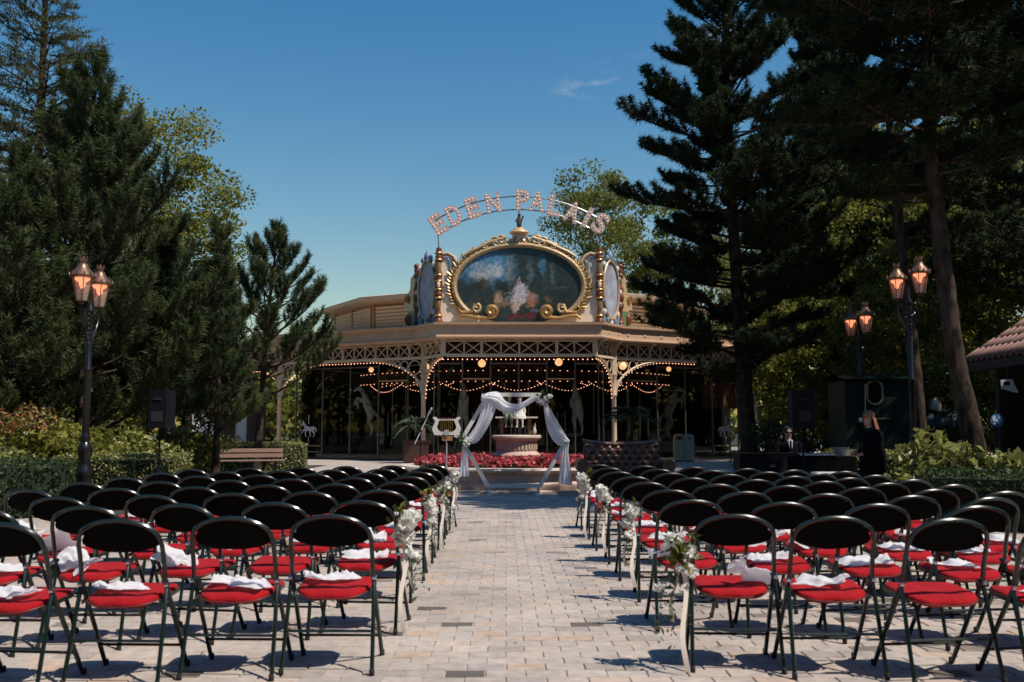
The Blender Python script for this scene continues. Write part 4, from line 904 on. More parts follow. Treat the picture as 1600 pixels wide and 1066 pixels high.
# lattice beams
def lattice(a, b, n, arcs=True):
    d = (b-a); L = d.length; d.normalize(); o_ = Vector((d.y, -d.x, 0)); a = a+d*.1; b = b-d*.1; L -= .2
    bm_ = MB(); bm_.bar(up(a, ZL1), up(b, ZL1), .09, .06); bm_.bar(up(a, ZL0-.05), up(b, ZL0-.05), .13, .12); bm_.build('lattice_beam', 'cream', pav)
    for i in range(n):
        p = a+d*L*i/n; q = a+d*L*(i+1)/n; m_ = (p+q)/2
        mb = MB(); mb.bar(up(p+d*.03, ZL0+.01), up(q-d*.03, ZL1-.03), .035, .035); mb.bar(up(q-d*.03+o_*.012, ZL0+.01), up(p+d*.03+o_*.012, ZL1-.03), .035, .035)
        mb.bar(up(m_+o_*.02, ZL0+.01), up(m_+o_*.02, (ZL0+ZL1)/2-.03), .03, .03) if False else None
        mb.build('lattice_cross', 'cream', pav)
        if i: MB().bar(up(p, ZL0+.01), up(p, ZL1-.03), .06, .055).build('lattice_upright', 'cream', pav)
    if arcs:
        for i in range(0, n+1, 3):
            p = a+d*L*i/n; pts = [up(p+o_*(.05+.34*math.sin(R(90)*t_/7)), ZL0+.05+(ZT-ZL0-.06)*(1-math.cos(R(90)*t_/7))) for t_ in range(8)]
            pts = [up(p+o_*(.05+.38*(1-math.cos(R(90)*t_/7))), ZL0+.02+(ZT-ZL0-.03)*math.sin(R(90)*t_/7)) for t_ in range(8)]
            MB().tube(pts, .03, 6).build('cove_rib', 'cream', pav, True)
lattice(CL, CR, 8, False); lattice(W[11], CL, 3, True); lattice(CR, W[0], 3, True)
for i in range(0, 9, 2):
    p = CL.lerp(CR, i/8); MB().box(up(p+Vector((0, -.06, 0)), 4.5), (.07, .05, .62)).build('lattice_upright', 'cream', pav)
lattice(W[10], W[11], 13); lattice(W[0], W[1], 13); lattice(W[9], W[10], 12); lattice(W[1], W[2], 12)
# arches with ring brackets and bulbs
def arc_pts(a, b, z0, z1, run, n=14):
    """bracket curve rising from post at a (height z0) to z1 after run metres towards b"""
    d = (b-a).normalized(); return [up(a+d*(.10+run*(1-math.cos(R(90)*i/n))), z0+(z1-z0)*math.sin(R(90)*i/n)) for i in range(n+1)]
def bulbs(pts, step, r_=.018, m='bulb', name='bulb_string', off=Vector((0, 0, -.07))):
    mb = MB(); acc = 0
    for p, q in zip(pts[:-1], pts[1:]):
        L = (q-p).length; t_ = acc
        while t_ < L: mb.ball(p.lerp(q, t_/L)+off, r_, 6, 4); t_ += step
        acc = t_-L
    o = mb.build(name, m, pav, True); o['kind'] = 'stuff'; return o
def bracket(a, b, run, z0=2.75, z1=4.13, rings=True):
    d = (b-a).normalized(); o_ = Vector((d.y, -d.x, 0)); pts = arc_pts(a, b, z0, z1, run)
    br = MB().tube(pts, .05, 6, flat=1).build('arch_rib', 'cream', pav, True)
    if rings:
        x_ = .14
        for r_ in (.31, .20, .135, .10, .08, .065):
            c = up(a+d*(x_+r_), 4.12-r_-.01) ; x_ += 2*r_+.005
            if x_ > run+.2: break
            cp = [c+d*(r_-.02)*math.cos(2*PI*i/24)+Vector((0, 0, 1))*(r_-.02)*math.sin(2*PI*i/24) for i in range(24)]
            MB().tube(cp, .024, 6, closed=True).build('ring', 'cream', br, True)
        c = up(a+d*.26, 3.17); cp = [c+d*.12*math.cos(2*PI*i/20)+Vector((0, 0, .12*math.sin(2*PI*i/20))) for i in range(20)]; MB().tube(cp, .02, 6, closed=True).build('ring', 'cream', br, True)
    return pts
for a, b in ((W[11], W[10]), (W[0], W[1])):
    p1 = bracket(a, b, 2.6); p2 = bracket(b, a, 2.6); bulbs(p1+p2[::-1], .17)
for a, b in ((W[10], W[9]), (W[1], W[2])):
    L = (b-a).length; p1 = bracket(a, b, L/2-.1, 2.9, 4.1, False); p2 = bracket(b, a, L/2-.1, 2.9, 4.1, False); bulbs(p1+p2[::-1], .15)
for a, b in ((W[11], CL), (W[0], CR)):
    pts = bracket(a, b, 1.5, 2.6, 4.12, False); d = (b-a).normalized()
    for r_, f_, z_ in ((.22, .42, 3.85), (.13, .82, 3.95), (.10, .25, 3.4)):
        c = up(a+d*f_, z_); MB().tube([c+d*r_*.8*math.cos(2*PI*i/20)+Vector((0, 0, r_*math.sin(2*PI*i/20))) for i in range(20)], .02, 6, closed=True).build('ring', 'cream', pav, True)
    bulbs(pts, .17, off=Vector((.06 if b is CL else -.06, -.05, -.05)))
bulbs([up(CL, 4.1), up(CR, 4.1)], .19)
# glass screens, doors
GL = []
def screen(a, b, n, inn, htop=4.15, doors=()):
    d = (b-a); L = d.length; d.normalize(); o_ = Vector((d.y, -d.x, 0)); a = a-o_*inn; ang = math.atan2(d.y, d.x)
    for i in range(n+1): MB().box(up(a+d*L*i/n, htop/2), (.05, .07, htop), ang).build('mullion', 'steel', pav)
    for i in range(n):
        c = a+d*L*(i+.5)/n; MB().box(up(c, 1.95), (L/n-.06, .012, 3.86), ang).build('glass_pane', 'glass', pav)
        MB().box(up(c, 3.35 if i in doors else 3.98), (L/n-.05, .05, .06), ang).build('transom', 'steel' if i not in doors else 'gold_pale', pav)
        MB().box(up(c, .03), (L/n-.05, .06, .06), ang).build('sill', 'steel', pav)
        if i in doors:
            for s in (-1, 1):
                h_ = c+d*s*.07*(L/n)*2+o_*.06; MB().tube([up(h_, 1.0), up(h_, 2.0)], .018, 6).build('door_handle', 'steel', pav, True)
        GL.append((up(c, 0), d.copy(), o_.copy(), L/n))
screen(W[10], W[11], 5, 1.1, doors=(3,)); screen(W[0], W[1], 5, 1.1, doors=(1,)); screen(W[11]+Vector((.4, .2, 0)), W[0]+Vector((-.4, .2, 0)), 6, .2, doors=(1, 4))
# horse emblems on the glass and guard rails
HORSE = [(-.46, .20), (-.40, .34), (-.36, .44), (-.31, .36), (-.20, .22), (-.08, .13), (.10, .09), (.26, .13), (.33, .10), (.46, .06), (.50, -.08), (.44, -.18), (.42, -.04), (.35, .0), (.33, -.10), (.40, -.22), (.34, -.40), (.28, -.40), (.32, -.24), (.22, -.14), (.16, -.10), (.12, -.24), (.16, -.38), (.10, -.38), (.05, -.22), (.04, -.09), (-.12, -.10), (-.18, -.22), (-.14, -.38), (-.20, -.38), (-.25, -.22), (-.22, -.10), (-.34, -.12), (-.42, -.24), (-.46, -.22), (-.38, -.04), (-.26, .0), (-.28, .08), (-.33, .18), (-.40, .14)]
def emblem(px, flip):
    best = min(GL, key=lambda g: abs((g[0].x-0)/g[0].y*FPX+790-px)); c, d, o_, _ = best; s = -1 if flip else 1
    p = c+o_*.02; M = Mfr(up(p, 1.30), d*s*.92, Vector((0, 0, .92)), o_*.3)
    MB().prism(HORSE if s > 0 else HORSE, .02, M).build('horse_emblem', 'decal', pav)
    for z in (.75, 1.72): MB().box(up(p, z), (.03, .012, .4), math.atan2(d.y, d.x)).build('emblem_pole', 'decal', pav)
    for z in (.55, .28): MB().bar(up(c-d*.72+o_*.06, z), up(c+d*.72+o_*.06, z), .05, .04).build('guard_rail', 'gold_pale', pav)
emblem(505, False); emblem(1120, True)
# interior: floor, core, back wall added against light leaks, carousel platform and its canopy of bulbs
mb = MB(); mb.add(ring12(RR-.15, .012), [tuple(range(12))]); mb.build('floor', 'dark_floor', pav)
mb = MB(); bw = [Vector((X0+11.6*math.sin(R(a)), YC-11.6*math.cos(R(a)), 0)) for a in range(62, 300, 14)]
n = len(bw); mb.add([up(p, 0) for p in bw]+[up(p, ZT-.1) for p in bw], [(i, i+1, n+i+1, n+i) for i in range(n-1)]); mb.build('light_stop_wall', 'dark_interior', pav)
cc = Vector((X0, YC, 0))
MB().lathe([(8.6, .05), (8.6, .28), (8.4, .32), (.5, .33)], 48, cc, cap=False).build('platform', 'wood_orange', pav, True)
MB().lathe([(2.4, .33), (2.4, 3.0), (3.2, 3.4), (3.2, 4.6)], 16, cc, cap=False).build('core', 'harness', pav)
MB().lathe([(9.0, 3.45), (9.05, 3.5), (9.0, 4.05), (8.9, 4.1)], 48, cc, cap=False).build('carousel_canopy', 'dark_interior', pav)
for zz, st in ((3.5, .36), (4.0, .36)):
    bulbs([cc+Vector((9.08*math.sin(R(a)), -9.08*math.cos(R(a)), zz)) for a in range(-60, 61, 3)], st, .018, off=Vector((0, 0, 0)))
for k in range(-3, 4):
    a0 = R(k*15-7.5); a1 = R(k*15+7.5)
    pts = [cc+Vector((9.12*math.sin(a0+(a1-a0)*t_/10), -9.12*math.cos(a0+(a1-a0)*t_/10), 3.42-.35*math.sin(PI*t_/10))) for t_ in range(11)]; bulbs(pts, .16, .017, off=Vector((0, 0, 0)))
    for t_ in range(2):
        pts = [cc+Vector((8.7*math.sin(a0), -8.7*math.cos(a0), 3.35)), cc+Vector((2.6*math.sin(a0), -2.6*math.cos(a0), 4.5))]
    bulbs(pts, .24, .017, off=Vector((0, 0, 0)))
for k in range(14):
    a = R(-52+8*k); p = cc+Vector((7.9*math.sin(a), -7.9*math.cos(a), 0)); MB().tube([up(p, .33), up(p, 3.9)], .03, 6).build('carousel_pole', 'gold_pale', pav, True)
for k in range(10):
    a = R(-54+12*k); p = cc+Vector((8.4*math.sin(a), -8.4*math.cos(a), .33)); pn = MB().box(up(p, .80), (1.3, .06, .9), -a*-1).build('rounding_board', 'dark_floor', pav)
    MB().box(up(p+Vector((0, -.05, 0)), .82), (.8, .04, .55), a).build('painted_panel', ('cream', 'painted_green', 'gold_pale')[k % 3], pn)
for x_, y_ in ((665, 573), (753, 568), (873, 566), (973, 572), (580, 578), (1045, 577)):
    Y_ = 40.9 if 600 < x_ < 1000 else 42.5; p = P(x_, y_, Y_); MB().ball(p, .16 if Y_ < 42 else .11, 14, 10).build('globe_lamp', 'globe', pav, 'all'); MB().tube([p+Vector((0, 0, .14)), up(p, ZT)], .012, 5).build('lamp_stem', 'steel_dark', pav, True)
for i in range(9):
    p = P(1098+6.4*i, 600, 46.6); MB().add([P(1098+6.4*i, 598, 47.2), P(1098+6.4*(i+1)-.4, 598, 47.2), P(1098+6.4*(i+1)-.4, 637, 46.4), P(1098+6.4*(i+.5), 640, 46.38), P(1098+6.4*i, 637, 46.4)], [(0, 1, 2, 3, 4)]).build('awning_strip', 'awning', pav)
# rearing horse statues inside
def horse_nodes():
    nd = [(0, 0, .98, .21, .19), (.05, 0, 1.28, .22, .2), (.16, 0, 1.58, .21, .19), (.26, 0, 1.82, .15, .12), (.36, 0, 2.05, .115, .09), (.50, 0, 2.18, .095, .085), (.66, 0, 2.08, .06), (.76, 0, 2.0, .05), (.42, 0, 2.28, .035),
          (-.05, -.14, .95, .16), (.10, -.15, .68, .10), (-.08, -.15, .42, .06), (-.03, -.15, .14, .042), (.03, -.15, .03, .055),
          (-.05, .14, .95, .16), (.06, .15, .68, .10), (-.14, .15, .42, .06), (-.09, .15, .14, .042), (-.03, .15, .03, .055),
          (.30, -.13, 1.58, .09), (.55, -.13, 1.60, .06), (.60, -.13, 1.36, .042), (.52, -.13, 1.26, .045),
          (.30, .13, 1.62, .09), (.56, .13, 1.74, .06), (.66, .13, 1.52, .042), (.60, .13, 1.40, .045),
          (-.20, 0, 1.02, .06), (-.36, 0, .92, .075), (-.42, 0, .62, .06), (-.40, 0, .40, .02)]
    ed = [(0, 1), (1, 2), (2, 3), (3, 4), (4, 5), (5, 6), (6, 7), (5, 8), (0, 9), (9, 10), (10, 11), (11, 12), (12, 13), (0, 14), (14, 15), (15, 16), (16, 17), (17, 18), (2, 19), (19, 20), (20, 21), (21, 22), (2, 23), (23, 24), (24, 25), (25, 26), (0, 27), (27, 28), (28, 29), (29, 30)]
    return nd, ed
hm = skin_mesh(*horse_nodes(), 2)
hl = ['second bay from the sofa', '', '', '']
for i, (px, Y_, rz, lab) in enumerate(((578, 44.6, PI, 'white rearing carousel horse statue behind glass, facing the park bench'), (723, 43.4, -PI*.45, 'white rearing horse statue behind glass above the lyre stand'), (903, 43.4, -PI*.62, 'white rearing horse statue behind glass above the tufted sofa'), (1045, 44.8, 0, 'white rearing carousel horse statue behind glass above the cream bins'))):
    loc = Vector((GX(px, Y_), Y_, .95)); t = thing('horse_statue', lab, 'statue', (loc.x, loc.y, .02), 'rearing horse statues')
    M = Matrix.Rotation(rz, 4, 'Z'); me = hm.copy(); me.transform(Matrix.Translation((0, 0, .93)) @ M); o = finish(me, 'horse_body', 'horse_paint', t, 'all')
    for (c_, r_, tl) in (((.09, 0, 1.42), .222, .25), ((.34, 0, 1.98), .115, .5)):
        v = (M @ Vector(c_)); pts = [Matrix.Translation((loc.x, loc.y, .95)) @ (M @ (Vector(c_)+Matrix.Rotation(-tl, 3, 'Y') @ Vector((r_*math.cos(2*PI*k/16)*1.02, r_*math.sin(2*PI*k/16), 0)))) for k in range(16)]
        MB().tube(pts, .022, 6, closed=True).build('harness_strap', 'harness', o, True)
    MB().lathe([(.55, .02), (.55, .10), (.45, .16), (.42, .80), (.5, .88), (.5, .96)], 20, (loc.x, loc.y, 0)).build('plinth', 'dark_floor', t, True)
# ------------------------------------------------------------------ show front above the porch
FY = 39.55; zb = 5.46
def fx(px): return P(px, 450, FY).x
def fz(py): return P(811, py, FY).z
cx = X0; ez = fz(447); erx = (fx(908)-fx(713))/2; ery = fz(387)-ez
Mf = Mfr((0, FY, 0), (1, 0, 0), (0, 0, 1), (0, 1, 0))
xl, xr = fx(686), fx(934)
top = [(xl, zb), (xl, fz(395)), (fx(697), fz(396)), (fx(708), fz(402)), (fx(716), fz(413))]
for k in range(0, 25):
    a = PI*(150-120*k/24)/180; top.append((cx+(erx+.30)*math.cos(a), ez+(ery+.28)*math.sin(a)))
top += [(2*cx-x_, z_) for x_, z_ in top[:5][::-1]]
MB().prism(top, .22, Mf).build('show_front', 'cream_panel', pav)
def painting_mat():
    m = bpy.data.materials.new('oval_painting'); m.use_nodes = True; n = m.node_tree.nodes; l = m.node_tree.links; b = n['Principled BSDF']; b.inputs['Roughness'].default_value = .35
    ge = n.new('ShaderNodeTexCoord'); nz = n.new('ShaderNodeTexNoise'); nz.inputs['Scale'].default_value = 3.2; nz.inputs['Detail'].default_value = 8; nz.inputs['Roughness'].default_value = .7; l.new(ge.outputs['Object'], nz.inputs[0])
    sub = n.new('ShaderNodeVectorMath'); sub.operation = 'SUBTRACT'; sub.inputs[1].default_value = (.5, .5, .5); l.new(nz.outputs['Color'], sub.inputs[0])
    scl = n.new('ShaderNodeVectorMath'); scl.operation = 'SCALE'; scl.inputs['Scale'].default_value = .85; l.new(sub.outputs[0], scl.inputs[0])
    add = n.new('ShaderNodeVectorMath'); add.operation = 'ADD'; l.new(ge.outputs['Object'], add.inputs[0]); l.new(scl.outputs[0], add.inputs[1])
    cur = None
    base = n.new('ShaderNodeMix'); base.data_type = 'RGBA'; base.inputs[6].default_value = (.008, .013, .012, 1); base.inputs[7].default_value = (.035, .055, .048, 1); nz2 = n.new('ShaderNodeTexNoise'); nz2.inputs['Scale'].default_value = 1.5; nz2.inputs['Detail'].default_value = 6; l.new(ge.outputs['Object'], nz2.inputs[0]); l.new(nz2.outputs[0], base.inputs[0]); cur = base.outputs[2]
    rp_ = random.Random(5)
    blobs = [(-1.3, .75, 1.2, .8, (.075, .20, .33), 1), (-1.45, .40, .55, .28, (.34, .36, .35), .9), (-.95, .62, .40, .30, (.40, .42, .41), .8), (-1.7, .85, .4, .2, (.22, .29, .34), .7), (.95, .8, .16, .45, (.05, .14, .22), .8),
             (-.42, .55, .10, .75, (.17, .20, .20), .8), (-.25, .6, .07, .7, (.12, .15, .15), .8), (.45, .45, .13, .55, (.09, .12, .12), .8), (1.35, .5, .12, .5, (.08, .10, .10), .7), (1.5, -.12, .42, .08, (.10, .13, .11), .7), (-1.6, .02, .5, .28, (.022, .024, .02), .9), (-.7, .05, .45, .2, (.03, .04, .035), .8)]
    for k in range(10): blobs.append((rp_.uniform(-2, 2), rp_.uniform(-1.1, .2), rp_.uniform(.15, .4), rp_.uniform(.08, .25), rp_.choice(((.02, .035, .022), (.045, .035, .02), (.012, .018, .016), (.05, .06, .04))), .8))
    blobs += [(.08, -.22, .32, .36, (.46, .43, .45), .95), (-.05, -.58, .46, .20, (.48, .42, .42), .9), (-.15, -.82, .16, .30, (.46, .33, .26), .9), (.02, .17, .10, .12, (.48, .35, .27), .9), (-.35, -.30, .22, .06, (.34, .24, .19), .7), (-.85, -.50, .24, .30, (.36, .23, .13), .9), (-.62, -.74, .24, .14, (.26, .15, .08), .85), (.48, -.55, .26, .30, (.34, .14, .07), .9), (.42, -.18, .08, .10, (.06, .035, .025), .9), (.55, -.42, .12, .12, (.30, .28, .27), .6), (1.15, -.55, .13, .10, (.18, .08, .05), .7), (-.2, -1.25, .35, .10, (.13, .015, .012), .9), (.35, -1.22, .3, .12, (.12, .014, .012), .9), (.6, -1.0, .25, .09, (.15, .14, .18), .6)]
    for bx, bz, rx, rz, col, st in blobs:
        mp = n.new('ShaderNodeVectorMath'); mp.operation = 'SUBTRACT'; mp.inputs[1].default_value = (bx, 0, bz); l.new(add.outputs[0], mp.inputs[0])
        m2 = n.new('ShaderNodeVectorMath'); m2.operation = 'MULTIPLY'; m2.inputs[1].default_value = (1/rx, 0, 1/rz); l.new(mp.outputs[0], m2.inputs[0])
        ln = n.new('ShaderNodeVectorMath'); ln.operation = 'LENGTH'; l.new(m2.outputs[0], ln.inputs[0])
        mr = n.new('ShaderNodeMapRange'); mr.interpolation_type = 'SMOOTHSTEP'; mr.inputs[1].default_value = 1.25; mr.inputs[2].default_value = .45; mr.inputs[3].default_value = 0; mr.inputs[4].default_value = st; l.new(ln.outputs['Value'], mr.inputs[0])
        mx = n.new('ShaderNodeMix'); mx.data_type = 'RGBA'; l.new(mr.outputs[0], mx.inputs[0]); l.new(cur, mx.inputs[6]); mx.inputs[7].default_value = (*col, 1); cur = mx.outputs[2]
    br_ = n.new('ShaderNodeTexNoise'); br_.inputs['Scale'].default_value = 9; br_.inputs['Detail'].default_value = 6; l.new(ge.outputs['Object'], br_.inputs[0]); mb_ = n.new('ShaderNodeMapRange'); mb_.inputs[1].default_value = .3; mb_.inputs[2].default_value = .7; mb_.inputs[3].default_value = .65; mb_.inputs[4].default_value = 1.5; l.new(br_.outputs[0], mb_.inputs[0])
    vm = n.new('ShaderNodeVectorMath'); vm.operation = 'SCALE'; l.new(cur, vm.inputs[0]); l.new(mb_.outputs[0], vm.inputs['Scale']); cur = vm.outputs[0]
    l.new(cur, b.inputs['Base Color']); MATS['oval_painting'] = m
painting_mat()
def oval(rx, rz, zmin=None, n=72): return [(rx*math.cos(2*PI*k/n), max(rz*math.sin(2*PI*k/n), (zmin if zmin is not None else -9))) for k in range(n)]
po = MB().prism([(a_, b_) for a_, b_ in oval(erx, ery, zb+.03-ez)], .03, Mfr((0, -.035, 0), (1, 0, 0), (0, 0, 1), (0, 1, 0))).build('oval_picture', 'oval_painting', None); po.parent = pav; po.location = Vector((cx, FY, ez))-pav.location
def ell(rx, rz, a0, a1, n, y): return [Vector((cx+rx*math.cos(R(a0+(a1-a0)*k/n)), y, ez+rz*math.sin(R(a0+(a1-a0)*k/n)))) for k in range(n+1)]
MB().tube(ell(erx+.10, ery+.10, -52, 232, 80, FY-.06), .10, 8).build('picture_frame', 'gold_pale', pav, True)
MB().tube(ell(erx+.25, ery+.22, -40, 220, 80, FY-.03), .055, 8).build('picture_frame', 'gold', pav, True)
for k, (p, q) in enumerate(zip(ell(erx+.30, ery+.27, -28, 208, 58, FY-.05), ell(erx+.42, ery+.40, -28, 208, 58, FY-.06))):
    dn_ = (q-p).normalized(); tg = Vector((-dn_.z, 0, dn_.x)); big = k % 3 == 0
    MB().tube([p, p+dn_*(.10 if big else .05)+tg*.05*(1 if k < 29 else -1), p+dn_*(.20 if big else .10)+tg*.13*(1 if k < 29 else -1)], [.055, .06 if big else .045, .015], 6).build('carved_leaf', 'gold_pale' if k % 2 else 'gold', pav, True)
for k, p in enumerate(ell(erx+.175, ery+.16, -44, 224, 46, FY-.12)): MB().ball(p, .042, 6, 4, (1.2, .6, 1)).build('carved_boss', 'gold', pav, True)
mb = MB()
for p in ell(erx+.0, ery+.0, -40, 220, 110, FY-.08): mb.ball(p, .026, 6, 4)
o = mb.build('frame_beads', 'gold_pale', pav, True); o['kind'] = 'stuff'
def spiral(c, r0, turns, rot, flip, y, n=40, tail=None):
    pts = []
    for k in range(n+1):
        t_ = k/n; r_ = r0*(1-t_*.9); a = rot+turns*2*PI*t_; pts.append(Vector((c[0]+flip*r_*math.cos(a), y-.04*t_, c[1]+r_*math.sin(a))))
    if tail: pts = [Vector((tx, y, tz)) for tx, tz in tail]+pts
    return pts
for s in (-1, 1):
    def sx(px): return cx+s*(fx(px)-cx)*-1
    c0 = (cx-s*(cx-fx(768)), fz(487))
    tail = [(cx-s*(cx-fx(715)), fz(499)), (cx-s*(cx-fx(722)), fz(493)), (cx-s*(cx-fx(733)), fz(494)), (cx-s*(cx-fx(748)), fz(497.5)), (cx-s*(cx-fx(762)), fz(496.5))]
    pts = spiral(c0, .24, 1.6, -PI/2, s, FY-.14, 40, tail); n = len(pts); MB().tube(pts, [.06+.05*math.sin(PI*min(1, k/n*1.1)) for k in range(n)], 8).build('scroll_ornament', 'gold', pav, True)
    c1 = (cx-s*(cx-fx(744)), fz(483)); MB().tube(spiral(c1, .2, 1.1, PI*.6, -s, FY-.15, 24), .06, 8).build('scroll_ornament', 'gold_pale', pav, True)
    MB().tube([Vector((cx-s*(cx-fx(a_)), FY-.13, fz(b_))) for a_, b_ in ((720, 479), (716, 484), (722, 489), (738, 488), (742, 477), (748, 477))], [.05, .07, .08, .09, .07, .04], 8).build('acanthus_leaf', 'gold', pav, True)
    MB().tube([Vector((cx-s*(cx-fx(a_)), FY-.02, fz(b_))) for a_, b_ in ((690, 398), (699, 396), (708, 401), (714, 411))], .07, 8).build('shoulder_moulding', 'cornice_brown', pav, True)
    MB().tube([Vector((cx-s*(cx-fx(a_)), FY-.03, fz(b_))) for a_, b_ in ((692, 403), (699, 402), (703, 411), (703, 432))], .035, 6).build('tracery', 'blue_carved', pav, True)
    MB().tube([Vector((cx-s*(cx-fx(a_)), FY-.03, fz(b_))) for a_, b_ in ((709, 407), (705, 412), (704, 420))], .03, 6).build('tracery', 'blue_carved', pav, True)
    for (px, py, r_) in ((775, 380, .24), (784, 376, .2), (757, 386, .14)):
        MB().tube(spiral((cx-s*(cx-fx(px)), fz(py)), r_, 1.3, PI*.2, -s, FY-.08, 26), .055, 8).build('crest_scroll', 'gold_pale', pav, True)
    MB().tube([Vector((cx-s*(cx-fx(a_)), FY-.08, fz(b_))) for a_, b_ in ((722, 402), (735, 394), (748, 388), (762, 381), (775, 376), (790, 372))], [.04, .09, .06, .10, .07, .09], 8).build('crest_leaf', 'gold_pale', pav, True)
    # carved red columns
    px = 685.5; colx = cx-s*(cx-fx(px)); z1 = fz(388); L = z1-zb
    prof_ = [(.17, 0), (.17, .05), (.13, .07), (.15, .10), (.12, .12), (.09, .16), (.07, .22), (.10, .30), (.15, .36), (.16, .40), (.11, .43), (.16, .48), (.16, .54), (.11, .58), (.15, .62), (.14, .67), (.09, .71), (.07, .78), (.09, .82), (.14, .85), (.14, .89), (.10, .91), (.12, .96), (.10, 1.0)]
    rc_ = MB().lathe([(r_, zb+z*L) for r_, z in prof_], 16, (colx, FY-.05, 0)).build('carved_column', 'red_carved', pav, True)
    for z in (.04, .11, .34, .45, .56, .64, .84, .93): MB().lathe([(.15, zb+(z-.012)*L), (.17, zb+z*L), (.15, zb+(z+.012)*L)], 14, (colx, FY-.05, 0), cap=False).build('gilt_ring', 'gold', rc_, True)
    for z in (.26, .75): MB().lathe([(.085, zb+(z-.06)*L), (.11, zb+z*L), (.085, zb+(z+.06)*L)], 14, (colx, FY-.06, 0)).build('gilt_band', 'gold', rc_, True)
    MB().ball((colx, FY-.19, zb+.51*L), .09, 10, 8, (.8, .4, 1.5)).build('cameo', 'cream_panel', rc_, 'all')
    # angled side panel with pale blue carved oval, second column, stepped end scroll
    A_ = Vector((colx, FY+.05, 0)); B_ = Vector((cx-s*(cx-P(651, 450, 41.4).x), 41.4, 0)); d = (B_-A_).normalized(); L2 = (B_-A_).length; o_ = Vector((d.y, -d.x, 0)); o_ = o_ if o_.y < 0 else -o_
    Ms = Mfr(A_, d, (0, 0, 1), -o_); zs = zb
    MB().prism([(.1, zs), (L2, zs), (L2, fz(410)), (L2*.8, fz(412)), (L2*.62, fz(400)), (L2*.5, fz(395)), (L2*.38, fz(402)), (L2*.2, fz(405)), (.1, fz(402))], .1, Ms).build('side_panel', 'blue_carved', pav)
    Mo = Mfr(A_+d*L2*.5+Vector((0, 0, fz(448)))+o_*.02, d, (0, 0, 1), -o_)
    MB().prism(oval(L2*.33, 1.15), .03, Mfr(A_+d*L2*.5+Vector((0, 0, fz(448)))+o_*.03, d, (0, 0, 1), -o_)).build('side_picture', 'side_painting', pav)
    MB().tube([A_+d*L2*(.5+.36*math.cos(2*PI*k/32))+Vector((0, 0, fz(448)+1.2*math.sin(2*PI*k/32)))+o_*.06 for k in range(32)], .05, 6, closed=True).build('side_frame', 'gold_pale', pav, True)
    for k in range(16):
        q_ = A_+d*L2*(.5+.44*math.cos(2*PI*k/16))+Vector((0, 0, fz(448)+1.36*math.sin(2*PI*k/16)))+o_*.04
        if q_.z > zb+.1: MB().ball(q_, .10, 8, 6, (1, .5, 1.3)).build('carved_boss', 'blue_carved' if k % 2 else 'statue_white', pav, 'all')
    c = A_+d*L2*.5; MB().lathe([(.12, fz(404)), (.16, fz(398)), (.14, fz(392)), (.05, fz(386)), (.01, fz(384))], 12, (c.x, c.y, 0)).build('finial', 'blue_carved', pav, True)
    z1b = fz(402); Lb = z1b-zb-.15
    MB().lathe([(r_*.95, zb+z*Lb) for r_, z in prof_], 14, (B_.x, B_.y, 0)).build('carved_column', 'red_carved', pav, True); MB().ball((B_.x, B_.y, z1b-.08), .13, 10, 8).build('finial', 'red_carved', pav, 'all')
    E_ = Vector((cx-s*(cx-P(629, 450, 42.6).x), 42.6, 0)); d2 = (E_-B_).normalized(); L3 = (E_-B_).length; o2 = Vector((d2.y, -d2.x, 0)); o2 = o2 if o2.y < 0 else -o2
    M3 = Mfr(B_, d2, (0, 0, 1), -o2)
    MB().prism([(.08, zs), (L3*1.02, zs), (L3*.8, zs+.35), (L3*.62, zs+.75), (L3*.62, zs+.9), (L3*.9, zs+.92), (L3*.8, zs+1.35), (L3*.45, zs+1.75), (L3*.42, zs+2.2), (.08, zs+2.4)], .1, M3).build('end_wing', 'gold_pale', pav)
    MB().prism([(.16, zs+.06), (L3*.9, zs+.06), (L3*.7, zs+.4), (L3*.55, zs+.78), (.16, zs+.78)], .02, Mfr(B_+o2*.025, d2, (0, 0, 1), -o2)).build('flower_panel', 'painted_green', pav)
    fp_ = B_+d2*L3*.42+o2*.06
    MB().ball(up(fp_, zs+.42), .2, 10, 8, (1, .3, 1.2)).build('painted_roses', 'red_carved', pav, 'all')
    MB().tube([B_+d2*(L3*.62+.22*(1-k/20)*math.cos(k*.5))+Vector((0, 0, zs+1.3+.22*(1-k/20)*math.sin(k*.5)))+o2*.04 for k in range(20)], .05, 6).build('scroll_ornament', 'gold', pav, True)
# crown and figure on top
MB().prism([(cx-.42, fz(382)), (cx+.42, fz(382)), (cx+.30, fz(374)), (cx+.26, fz(366)), (cx-.26, fz(366)), (cx-.30, fz(374))], .2, Mfr((0, FY-.06, 0), (1, 0, 0), (0, 0, 1), (0, 1, 0))).build('crown_block', 'cream_panel', pav)
MB().lathe([(.34, fz(366)), (.40, fz(364)), (.36, fz(361)), (.25, fz(359)), (.22, fz(357))], 16, (cx, FY+.05, 0)).build('crown_cap', 'gold_pale', pav, True)
z0 = fz(357); nd = [(cx, FY, z0+.02, .12), (cx, FY, z0+.2, .10), (cx, FY, z0+.38, .085), (cx, FY, z0+.48, .05), (cx+.01, FY-.02, z0+.56, .075), (cx+.01, FY-.02, z0+.62, .05), (cx+.12, FY, z0+.38, .04), (cx+.17, FY-.06, z0+.52, .03), (cx-.13, FY, z0+.33, .04), (cx-.10, FY-.1, z0+.22, .03)]
me = skin_mesh(nd, [(0, 1), (1, 2), (2, 3), (3, 4), (4, 5), (2, 6), (6, 7), (2, 8), (8, 9)], 2); me.transform(Matrix.Translation(-pav.location)); place_mesh(me, 'cherub_figure', 'bronze', pav)
